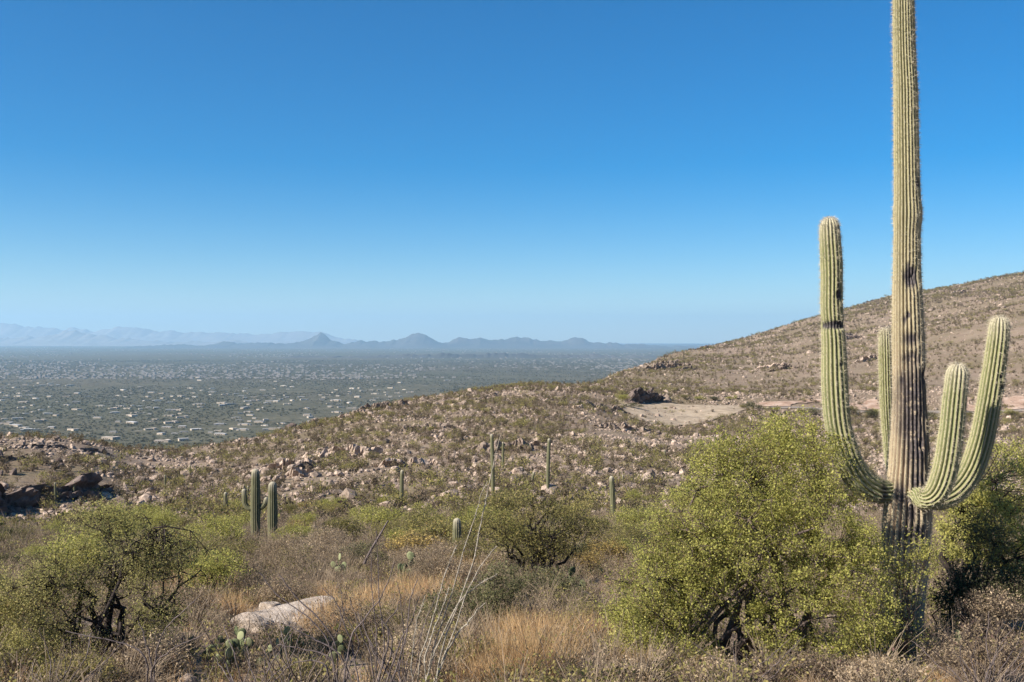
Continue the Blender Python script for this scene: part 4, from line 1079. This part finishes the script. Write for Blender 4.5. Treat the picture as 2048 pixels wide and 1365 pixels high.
NAMED = [('green', 430, 38, 1034, 'bright green bush left of the two-armed saguaro', 1.3), ('green', 585, 40, 1042, 'green bush right of the stout armless saguaro', 1.2), ('green', 330, 52, 1018, 'small round green bush poking up left of the thicket', 0.9),
  ('green', 120, 50, 1040, 'green bush at the foot of the dark cliff', 1.4), ('olive', 40, 48, 1052, 'olive bush at the left edge below the dark cliff', 1.4), ('green', 245, 44, 1040, 'green bush behind the gnarled mesquite top', 1.2),
  ('olive', 690, 46, 1035, 'olive bush in the middle of the thicket', 1.4), ('green', 760, 55, 1012, 'yellow-green bush around the slender saguaro', 1.2), ('olive', 860, 48, 1022, 'olive bush left of the young blunt saguaro', 1.3),
  ('yellow', 830, 34, 1060, 'amber bush left of the young saguaro', 1.4), ('yellow', 890, 40, 1040, 'orange-tinged bush behind the young saguaro', 1.3), ('dark', 735, 30, 1085, 'dark tangled shrub behind the pale prickly pear', 1.2), ('olive', 955, 36, 1030, 'olive shrub right of the young saguaro', 1.2),
  ('olive', 1010, 60, 970, 'yellowish bush under the tallest pole saguaro', 1.1), ('olive', 1120, 58, 1000, 'olive bush under the thin pole saguaro', 1.2), ('olive', 1190, 45, 1032, 'olive bush left of the short green saguaro', 1.3), ('green', 1275, 50, 1010, 'green bush right of the short green saguaro', 1.2), ('green', 1330, 38, 1030, 'green bush touching the left side of the bright bush', 1.2),
  ('green', 1235, 30, 1075, 'low green shrub beneath the short green saguaro', 1.2), ('olive', 480, 31, 1075, 'olive bush at the feet of the two saguaros', 1.3), ('olive', 590, 29, 1085, 'olive bush in front of the stout saguaro', 1.1), ('green', 390, 32, 1060, 'green bush at the front left of the thicket', 1.2),
  ('grey', 50, 34, 1095, 'grey dry shrub at the left edge behind the mesquite', 1.3), ('dark', 20, 28, 1105, 'dark shrub low at the left edge', 1.2), ('dark', 1180, 30, 1085, 'dark shrub right of the central mesquite', 1.2), ('olive', 960, 28, 1080, 'olive shrub left of the central mesquite', 1.1),
  ('grey', 660, 36, 1062, 'grey shrub in front of the middle thicket', 1.3), ('yellow', 420, 25, 1105, 'golden shrub behind the purplish twig shrub', 1.3), ('green', 1520, 60, 985, 'green bush glimpsed behind the bright bush top', 1.3), ('green', 1400, 70, 960, 'green bush on the slope left of the bright bush top', 1.3),
  ('olive', 1930, 120, 870, 'olive bush seen between the two right arms', 1.4), ('olive', 1720, 110, 865, 'olive bush between left arm and trunk', 1.2), ('dark', 2020, 60, 940, 'dark shrub right of the outer right arm', 1.5)]
for i, (kd, px, d, yt, lab, wd) in enumerate(NAMED): thicket(kd, px, d, yt, lab, 1200 + i, None, wd)
# shrubs by the road cut
for i, (kd, px, d, yt, lab) in enumerate([('green', 1252, 296, 788, 'green bush at the left end of the dark road cut'), ('dark', 1262, 283, 805, 'dark shrub below the road cut at the fill slope edge'), ('olive', 1372, 312, 788, 'bush at the left of the hedge above the road'), ('green', 1398, 312, 790, 'bush in the middle of the hedge above the road'), ('dark', 1428, 312, 792, 'dark bush at the right of the hedge above the road'), ('olive', 1330, 292, 815, 'small bush on the fill slope below the pale rock'), ('dark', 1465, 282, 840, 'dark bush at the lower right of the fill slope'), ('olive', 1545, 285, 822, 'bush right of the fill slope by the road'), ('green', 1462, 314, 790, 'bush up the bank right of the hedge')]):
    thicket(kd, px, d, yt, lab, 1300 + i, None, 1.5)
r_ = rng(1390)
for i in range(16):
    px = 1470 + 590 * (i + 0.6 * r_.random()) / 16; d = 286 + 9 * r_.random()
    thicket(['olive', 'dark', 'green'][i % 3], px, d, float(prow(px, d)) - 10 - 9 * r_.random(), 'bush in the row below the road bench', 1350 + i, 'bushes along the road bench', 1.5)
# the countless-looking but separate shrubs of the hollow
r_ = rng(1400)
cnt = 0
while cnt < 150:
    d = 17 + 78 * r_.random() ** 0.8; px = -60 + 1600 * r_.random()
    if d < 24 and (440 < px < 700): continue
    kd = ['green', 'olive', 'yellow', 'dark', 'grey', 'green', 'olive'][int(r_.integers(0, 7))]
    gy = float(prow(px, d))
    hp = (0.5 + 0.9 * r_.random()) * TKH[kd] * 0.62 * F / d
    thicket(kd, px, d, gy - hp, {'green': 'small green bush among others in the brushy hollow', 'olive': 'olive shrub among others in the brushy hollow', 'yellow': 'yellowed shrub among others in the brushy hollow', 'dark': 'dark green shrub among others in the brushy hollow', 'grey': 'grey dry shrub among others in the brushy hollow'}[kd], 1500 + cnt, 'shrubs in the brushy hollow', 1.1)
    cnt += 1

# ------------------------------------------------------------------ straw grass
TUFT = [tuft_mesh('straw', 2000 + i, 520, 0.48, 0.50, M['leaf_straw'], 0.0024) for i in range(4)]
TUFTW = [tuft_mesh('straw', 2010 + i, 420, 0.50, 0.65, M['leaf_straw'], 0.0036) for i in range(3)]
def tuft(px, d, s, label, seed, group=None, wide=False):
    r = rng(seed)
    me = (TUFTW if wide else TUFT)[seed % (3 if wide else 4)]
    o = link('grass_tuft', me, None, G(px, d)); o.rotation_euler.z = r.random() * 6.28; o.scale = (s, s, s * (0.85 + 0.3 * r.random()))
    tag(o, label, 'grass', group)
gi = 0
for (cx, d0, sx, n, s, lab, grp) in [(1010, 9.6, 75, 16, 1.15, 'straw-coloured grass tuft in the bright clump at bottom centre', 'straw grass at bottom centre'), (1090, 12.3, 65, 10, 1.15, 'straw-coloured grass tuft left of the bright bush', 'straw grass left of the bright bush'),
        (800, 19, 90, 11, 1.25, 'straw-coloured grass tuft behind the bare wands', 'straw grass behind the bare wands'), (700, 15.5, 50, 8, 1.1, 'straw-coloured grass tuft right of the rock slab', 'straw grass right of the rock slab'), (385, 21, 35, 6, 1.3, 'straw-coloured grass tuft right of the mesquite crown', 'straw grass right of the mesquite crown'),
        (462, 16.5, 18, 3, 0.95, 'rusty grass tuft at the top of the rock slab', 'rusty grass above the slab'), (1290, 10.2, 60, 5, 0.7, 'short straw tuft under the left end of the bright bush', 'straw under the bright bush'), (1580, 9.3, 70, 6, 0.7, 'short straw tuft at the bottom below the bright bush', 'straw at the bottom right'), (860, 23, 60, 8, 1.35, 'straw-coloured grass tuft left of the central mesquite', 'straw left of the central mesquite'), (40, 17, 40, 5, 1.1, 'straw tuft at the left edge', 'straw at the left edge'), (1840, 9.6, 90, 5, 0.6, 'short straw tuft near the tall saguaro foot', 'straw near the saguaro foot')]:
    r = rng(2100 + gi)
    for q in range(n):
        tuft(cx + r.normal(0, sx * 0.65), d0 * (1 + r.normal(0, 0.06)), s * (0.5 + 0.5 * r.random()), lab, 2200 + gi, grp, d0 > 13); gi += 1

# ------------------------------------------------------------------ ocotillo and dead wands
def wands(name, label, cat, px, d, lst, mat, seed, w0=0.014, thorn=True):
    base = G(px, d); b = np.array(base)
    root = thing(name, label, cat, base)
    r = rng(seed)
    for w in lst:
        pts = [np.array([r.normal(0, 0.09), r.normal(0, 0.09), -0.05])] + [P3(p[0], p[1], d + (p[2] if len(p) > 2 else 0)) - b for p in w]
        c = catmull([(*p, 0) for p in pts], 26)[:, :3]
        c += np.cumsum(r.normal(0, 0.004, c.shape), 0)
        rad = np.linspace(w0, w0 * 0.42, 26)[None] * (0.85 + 0.3 * r.random())
        V, Q = tubes(c[None], rad, 6)
        Qs = [Q]
        if thorn:
            k = 150
            ii = r.integers(2, 25, k); p = c[ii] + (c[np.minimum(ii + 1, 25)] - c[ii]) * r.random((k, 1))
            dd = r.normal(0, 1, (k, 3)); dd /= np.linalg.norm(dd, axis=1, keepdims=True)
            sd = np.cross(dd, r.normal(0, 1, (k, 3))); sd /= np.linalg.norm(sd, axis=1, keepdims=True)
            tv = np.stack([p - sd * 0.0025, p + sd * 0.0025, p + dd * 0.028], 1).reshape(-1, 3)
            Qs.append(np.arange(k * 3).reshape(-1, 3) + len(V)); V = np.concatenate([V, tv])
        link('wand', mkmesh('wand', V, Qs, True, None, mat), root)
wands('ocotillo', 'tall pale ocotillo wands leaning right up to the slope', 'ocotillo', 845, 8.6,
      [[(862, 1330), (905, 1185), (935, 1090), (965, 1010), (985, 960)], [(890, 1290), (925, 1200), (955, 1110), (968, 1045), (985, 965), (1004, 885)], [(900, 1300), (935, 1250), (970, 1213)], [(872, 1300), (912, 1215), (945, 1180), (990, 1152)], [(880, 1330), (912, 1240), (935, 1180), (965, 1130), (990, 1095)], [(846, 1320), (862, 1260), (876, 1215), (890, 1170)], [(838, 1330), (868, 1230), (890, 1150), (912, 1090)], [(825, 1320), (835, 1250), (850, 1190)]], M['wand_grey'], 3001, 0.0075)
wands('dead_ocotillo', 'fan of dark dead wands at the bottom in front of the rock slab', 'dead shrub', 690, 8.2,
      [[(665, 1300), (620, 1240), (560, 1195), (525, 1150)], [(690, 1330), (640, 1285), (590, 1260), (562, 1250)], [(660, 1330), (600, 1300), (545, 1290)], [(700, 1290), (730, 1240), (760, 1200), (790, 1130)], [(700, 1300), (690, 1260), (670, 1210), (640, 1180)], [(670, 1290), (590, 1190), (560, 1150)], [(700, 1340), (720, 1290), (690, 1230), (680, 1170)], [(650, 1340), (600, 1330), (560, 1345)]], M['wand_dark'], 3002, 0.008, False)
wands('dead_ocotillo', 'upright dark dead stems left of the ocotillo', 'dead shrub', 765, 8.6,
      [[(752, 1310), (748, 1250), (742, 1180), (744, 1100)], [(765, 1310), (758, 1230), (757, 1170), (752, 1060)], [(775, 1300), (772, 1245), (790, 1220), (796, 1205)], [(800, 1320), (806, 1260), (812, 1210), (826, 1160)], [(790, 1320), (800, 1290), (822, 1250), (838, 1200)], [(745, 1320), (725, 1280), (700, 1200)], [(780, 1310), (776, 1260), (756, 1225)]], M['wand_dark'], 3003, 0.008, False)
wands('dead_ocotillo', 'bare grey sticks below the gnarled mesquite', 'dead shrub', 300, 8.8,
      [[(300, 1330), (285, 1280), (270, 1240)], [(310, 1320), (330, 1260), (380, 1215), (400, 1195)], [(290, 1330), (250, 1290), (130, 1260)], [(305, 1340), (350, 1300), (420, 1270)]], M['wand_dark'], 3004, 0.009, False)
def stems(label, px, d, n, hpx, wpx, seed, w0=0.007):
    r = rng(seed); g = float(prow(px, d)); L_ = []
    for k_ in range(n):
        tx = px + wpx * (2 * r.random() - 1); h = hpx * (0.55 + 0.5 * r.random())
        L_.append([(px + (tx - px) * 0.3 + r.normal(0, 5), g - h * 0.3), (px + (tx - px) * 0.62 + r.normal(0, 8), g - h * 0.62, r.normal(0, 0.1)), (tx + r.normal(0, 6), g - h, r.normal(0, 0.2))])
    wands('dead_shrub', label, 'dead shrub', px, d, L_, M['wand_dark'], seed, w0, False)
stems('spray of thin dark stems in front of the prickly pear', 500, 8.6, 12, 190, 120, 3011)
stems('spray of thin dark stems at the bottom left of the dead wands', 610, 8.3, 12, 210, 130, 3012)
stems('spray of thin dark stems between dead wands and ocotillo', 800, 8.9, 10, 230, 90, 3013)
stems('spray of thin dark stems under the bright bush', 1500, 9.3, 9, 110, 130, 3014, 0.006)
stems('spray of grey stems in the lower right corner', 1960, 8.9, 14, 190, 150, 3015, 0.006)
stems('spray of dark stems at the bottom left corner', 120, 8.8, 10, 150, 130, 3016)
def fallen():
    d = 27.0
    base = G(735, d); b = np.array(base)
    p = [P3(728, 1128, d) - b, P3(742, 1100, d) - b, P3(757, 1075, d) - b, P3(768, 1056, d) - b, P3(776, 1042, d) - b]
    c = catmull([(*q, 0) for q in p], 20)[:, :3]
    V, Q = tubes(c[None], np.linspace(0.04, 0.02, 20)[None], 7)
    tag(link('fallen_branch', mkmesh('fallen_branch', V, [Q], True, None, M['wand_dark']), None, base), 'bare grey dead branch leaning behind the straw grass', 'branch')
fallen()

# ------------------------------------------------------------------ prickly pears
V0, F0 = ICO2
PADS = []
for i in range(3):
    v = V0.copy(); taper = 1 - 0.28 * np.clip(-v[:, 2], 0, 1)
    v = v * np.stack([taper, np.full(len(v), 0.16), np.full(len(v), 1.2)], 1); v[:, 2] += 1.1
    PADS.append(mkmesh('pad', v, [F0], True, {'v': ('FACE', np.full(len(F0), 0.1 + 0.25 * i))}, M['pad']))
def prickly(px, d, n, size, label, seed, spreadm=0.35):
    r = rng(seed)
    root = thing('prickly_pear', label, 'cactus', G(px, d))
    pads = []
    for i in range(n):
        if i < max(3, n // 5) or not pads:
            p = Vector((r.normal(0, spreadm), r.normal(0, spreadm * 0.6), -0.02)); tilt = r.normal(0, 0.35)
        else:
            q, tz, s0 = pads[int(r.integers(0, len(pads)))]
            p = q + Vector((math.sin(tz) * s0 * 2.1, r.normal(0, 0.02), math.cos(tz) * s0 * 2.1)); tilt = tz * 0.6 + r.normal(0, 0.5)
            if p.z > size * 8: continue
        s = size * (0.75 + 0.45 * r.random())
        o = link('pad', PADS[int(r.integers(0, 3))], root, p)
        o.rotation_euler = (r.normal(0, 0.2), tilt, r.normal(0, 0.7)); o.scale = (s, s, s)
        pads.append((p, tilt, s))
prickly(455, 10.8, 60, 0.045, 'dark prickly pear clump in front of the rock slab', 4001, 0.42)
prickly(395, 10.2, 40, 0.045, 'low prickly pear clump at the foot of the mesquite', 4002, 0.30)
prickly(793, 24.0, 15, 0.085, 'pale yellow-green prickly pear above the straw grass', 4003, 0.18)
prickly(702, 25.0, 14, 0.085, 'prickly pear left of the fallen branch', 4004, 0.25)
prickly(1152, 20.0, 18, 0.08, 'grey-green prickly pear right of the central mesquite', 4005, 0.25)
prickly(1895, 11.0, 6, 0.075, 'few-padded prickly pear right of the saguaro foot', 4006, 0.12)

# ------------------------------------------------------------------ stones that stand out
def slab():
    d = 15.6
    base = G(550, d)
    me = rock_mesh('rock_slab', 7101, M['rock_pale'], ICO4, (0.68, 1.45, 0.19), 18, 0.22, False)
    base.z -= 0.12
    o = link('rock_slab', me, None, base)
    o.rotation_euler = (0, 0, -0.35)
    tag(o, 'large smooth pale granite slab behind the dead wands', 'rock')
slab()
def near_rock(px, d, s, label, seed, mat='rock_pale'):
    me = rock_mesh('stone', seed, M[mat], ICO3, (1, 0.8, 0.6), 8, 0.12)
    o = link('stone', me, None, G(px, d)); o.scale = (s, s, s); o.rotation_euler.z = seed
    tag(o, label, 'rock')
near_rock(615, 14.9, 0.30, 'broken pale block at the right of the slab', 5010)
near_rock(500, 14.2, 0.34, 'broken pale block at the lower left of the slab', 5011)
near_rock(575, 13.6, 0.25, 'small pale block in front of the slab', 5012)
near_rock(540, 17.3, 0.22, 'rounded pale rock at the upper edge of the slab', 5001)
near_rock(605, 17.0, 0.22, 'small pale rock at the upper right of the slab', 5002)
near_rock(520, 14.5, 0.22, 'small reddish rock at the lower left of the slab', 5003, 'rock')
near_rock(1322, 9.7, 0.045, 'small white stone at the bottom under the bright bush', 5004)
near_rock(1440, 10.6, 0.22, 'tan rock peeking out under the bright bush', 5005, 'rock')
near_rock(1930, 12.8, 0.32, 'sunlit tan rock right of the saguaro foot', 5006, 'rock')
near_rock(2040, 13.2, 0.30, 'pale rock at the right edge under dark branches', 5007)
near_rock(1165, 19.5, 0.25, 'pale grey rock right of the central mesquite', 5008)
near_rock(1345, 10.9, 0.28, 'tan rock under the lower left of the bright bush', 5009, 'rock')

# big boulders and outcrops across the slopes
i = 0
for px, d, s, lab, dk in [(1262, 126, 1.5, 'dark hollowed boulder right of the short saguaro', True), (1245, 128, 1.3, 'pale boulder behind the short green saguaro', False), (1285, 124, 1.1, 'pale boulder right of the dark hollowed one', False), (1300, 130, 0.9, 'smaller pale boulder at the right of the boulder group', False), (1225, 122, 1.0, 'tan boulder at the left of the boulder group', False),
      (865, 150, 1.1, 'bright pale boulder in the middle of the slope', False), (855, 146, 0.9, 'pale boulder just below the bright pale one', False), (600, 145, 1.6, 'large dark boulder on the slope right of the saguaro pair', True), (622, 148, 1.3, 'dark boulder beside the large dark one', True), (585, 143, 1.1, 'tan boulder left of the large dark one', False), (570, 236, 1.7, 'dark boulder on the ridge shoulder', True), (583, 240, 1.8, 'taller dark boulder on the ridge shoulder', True), (548, 150, 0.9, 'tan boulder above the stout saguaro', False), (530, 155, 0.8, 'tan boulder above the two-armed saguaro', False),
      (930, 112, 1.0, 'pale pinkish boulder left of the ocotillo tips', False), (880, 108, 0.9, 'pale boulder at the left of the pinkish row', False), (905, 110, 0.8, 'pale boulder in the pinkish row', False), (1130, 118, 1.0, 'pale boulder right of the thin pole saguaro', False), (1155, 110, 0.9, 'pale boulder below right of the thin pole saguaro', False), (1050, 290, 1.4, 'dark rock near the ridge crest', True)]:
    boulder(px, d, s, lab, 6000 + i, dk); i += 1
def cliff(label, line, seed, thick=3.0, amp=0.7, mat='rock_shade_dark', group=None, res=(170, 22)):
    """a broken rock step: line of (px, distance, row of its top, row of its foot)"""
    L_ = np.array(line, float); n, m = res
    px = np.linspace(L_[0, 0], L_[-1, 0], n)
    d = np.interp(px, L_[:, 0], L_[:, 1]); yt = np.interp(px, L_[:, 0], L_[:, 2]); yb = np.interp(px, L_[:, 0], L_[:, 3])
    x = (px - CX) / F * d
    zt = -(yt - HY) / F * d; zb = -(yb - HY) / F * d - 0.8
    jag = 1.3 * amp * vnoise(x / 1.3, x * 0, seed) + 0.8 * amp * vnoise(x / 0.5, x * 0, seed + 1)
    end = sstep(0, 0.12, np.linspace(0, 1, n)) * sstep(0, 0.12, np.linspace(1, 0, n))
    zt = zb + (zt + jag - zb) * (0.25 + 0.75 * end)
    tx = np.gradient(x); ty = np.gradient(d); ln = np.hypot(tx, ty); nx, ny = ty / ln, -tx / ln      # outward, towards the viewer
    u = np.linspace(0, 1, m)                        # foot, face, brow, back
    prof = np.interp(u, [0, 0.55, 0.7, 1], [0, 1, 0.98, 0.25]); outw = np.interp(u, [0, 0.55, 0.7, 1], [0.5, 0.1, -0.4, -thick])
    X = x[:, None] + nx[:, None] * outw; Y = d[:, None] + ny[:, None] * outw; Z = zb[:, None] + (zt - zb)[:, None] * prof
    w = amp * (1.4 * vnoise(X / 1.1 + Z / 2, Z / 1.6 + Y, seed + 3) + 0.8 * vnoise(X / 0.45, Z / 0.6 + Y / 0.5, seed + 4))
    blk = np.floor(X / 1.4 + 0.3 * Z) * 7.13 + np.floor(Z / 0.9 + 0.25 * X) * 3.7
    w = w + amp * 1.5 * (_hash(np.floor(blk), np.floor(blk * 1.7), seed) - 0.5) * (prof < 1.01)
    X = X + nx[:, None] * w; Y = Y + ny[:, None] * w
    Z = Z + 0.5 * w
    idx = np.arange(n * m).reshape(n, m)
    Q = np.stack([idx[:-1, :-1], idx[1:, :-1], idx[1:, 1:], idx[:-1, 1:]], -1).reshape(-1, 4)
    o = link('rock_outcrop', mkmesh('rock_outcrop', np.stack([X, Y, Z], -1).reshape(-1, 3), [Q], False, None, M[mat]))
    tag(o, label, 'rock outcrop', group)
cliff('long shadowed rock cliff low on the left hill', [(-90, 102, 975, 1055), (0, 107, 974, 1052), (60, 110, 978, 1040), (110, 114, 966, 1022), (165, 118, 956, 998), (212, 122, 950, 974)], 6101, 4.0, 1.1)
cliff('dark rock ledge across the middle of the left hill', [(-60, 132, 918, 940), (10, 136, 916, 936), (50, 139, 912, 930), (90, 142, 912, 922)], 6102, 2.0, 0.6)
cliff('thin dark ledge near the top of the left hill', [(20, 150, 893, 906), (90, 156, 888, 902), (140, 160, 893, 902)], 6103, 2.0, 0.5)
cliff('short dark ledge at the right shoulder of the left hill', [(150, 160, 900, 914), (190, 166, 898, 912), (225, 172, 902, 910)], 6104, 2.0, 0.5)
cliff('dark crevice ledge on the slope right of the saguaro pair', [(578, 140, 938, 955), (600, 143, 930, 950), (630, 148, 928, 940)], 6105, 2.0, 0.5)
r_ = rng(6180)
for q in range(30):
    far = q >= 16
    px = (1330 + 700 * r_.random()) if far else (520 + 900 * r_.random()); d = (380 + 700 * r_.random()) if far else (125 + 190 * r_.random())
    if not bool(clear(px, d)) or (not far and px > 1230 and d > 240): continue
    w = (4 + 7 * r_.random()) * F / d * (1.8 if far else 1.0); h = (0.9 + 1.3 * r_.random()) * F / d * (2.0 if far else 1.0)
    L_ = [(px + w * u, d * (1 + 0.012 * u), float(prow(px + w * u, d)) - h * (1 - abs(u)) - 1, float(prow(px + w * u, d)) + 2) for u in (-1, -0.4, 0.2, 1)]
    cliff('broken rock ledge on the far right slope' if far else 'broken rock ledge on the central slope', L_, 6150 + q, 2.0 if not far else 4.0, 0.6 if not far else 1.3, 'rock', 'rock ledges on the slopes', (70, 10))
for q, (px, d, s, lab) in enumerate([(20, 108, 1.0, 'dark fallen block below the long cliff at the left edge'), (75, 111, 0.9, 'dark fallen block below the middle of the long cliff'), (130, 114, 0.8, 'dark fallen block near the right end of the long cliff'), (0, 140, 1.1, 'dark boulder above the middle ledge at the left edge'), (120, 136, 0.9, 'brown boulder between the ledges of the left hill'), (205, 168, 0.8, 'dark boulder on the right shoulder of the left hill')]):
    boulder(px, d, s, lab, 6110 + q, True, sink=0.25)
r_ = rng(6250)
for q in range(44):
    px = -40 + 260 * r_.random(); t_ = r_.random()
    d = np.interp(px, [-40, 220], [104, 122]) * (1 + 0.30 * t_ ** 2)
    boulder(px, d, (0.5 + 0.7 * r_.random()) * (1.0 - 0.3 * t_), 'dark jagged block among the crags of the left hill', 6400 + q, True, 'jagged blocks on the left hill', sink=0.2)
r_ = rng(6200)
for q in range(56):
    d = 75 + 225 * r_.random() ** 0.9; px = 250 + 1250 * r_.random()
    if not bool(clear(px, d)): continue
    boulder(px, d, (0.45 + 0.6 * r_.random() ** 2) * (0.6 + d / 320), 'tan boulder among many strewn on the central slope', 6300 + q, r_.random() < 0.12, 'boulders strewn on the central slope')

# the rock face of the road cut
def road_cut():
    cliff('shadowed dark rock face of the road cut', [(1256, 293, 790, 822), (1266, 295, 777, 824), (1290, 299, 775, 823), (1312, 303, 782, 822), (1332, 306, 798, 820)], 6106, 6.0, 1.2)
    for k_, (px_, d_, s_) in enumerate([(1256, 300, 1.3), (1249, 296, 1.1), (1262, 308, 1.2)]):
        boulder(px_, d_, s_, ['tan boulder at the left corner of the road cut', 'tan boulder below the left corner of the road cut', 'tan boulder on top of the left end of the road cut'][k_], 6500 + k_)
    me = rock_mesh('boulder', 91, M['rock'], ICO3, (1, 0.8, 1.3), 9, 0.15)
    o = link('boulder', me, None, G(1334, 304)); o.scale = (1.5, 1.5, 1.6)
    tag(o, 'sunlit pale rock at the right end of the road cut', 'rock')
road_cut()

# ------------------------------------------------------------------ tell repeats apart by their place
def place_labels():
    groups = {}
    for o in COL.objects:
        if o.parent is None and o.get('group') and o.get('label'): groups.setdefault(o['label'], []).append(o)
    for lab, obs in groups.items():
        n = len(obs)
        if n < 2 or n > 60: continue
        obs.sort(key=lambda o: o.location.x / max(o.location.y, 0.1))
        for i, o in enumerate(obs):
            k = i + 1
            suf = 'th' if 10 < k % 100 < 14 else {1: 'st', 2: 'nd', 3: 'rd'}.get(k % 10, 'th')
            where = 'leftmost' if i == 0 else 'rightmost' if i == n - 1 else '%d%s from left' % (k, suf)
            o['label'] = lab + ', ' + where
place_labels()
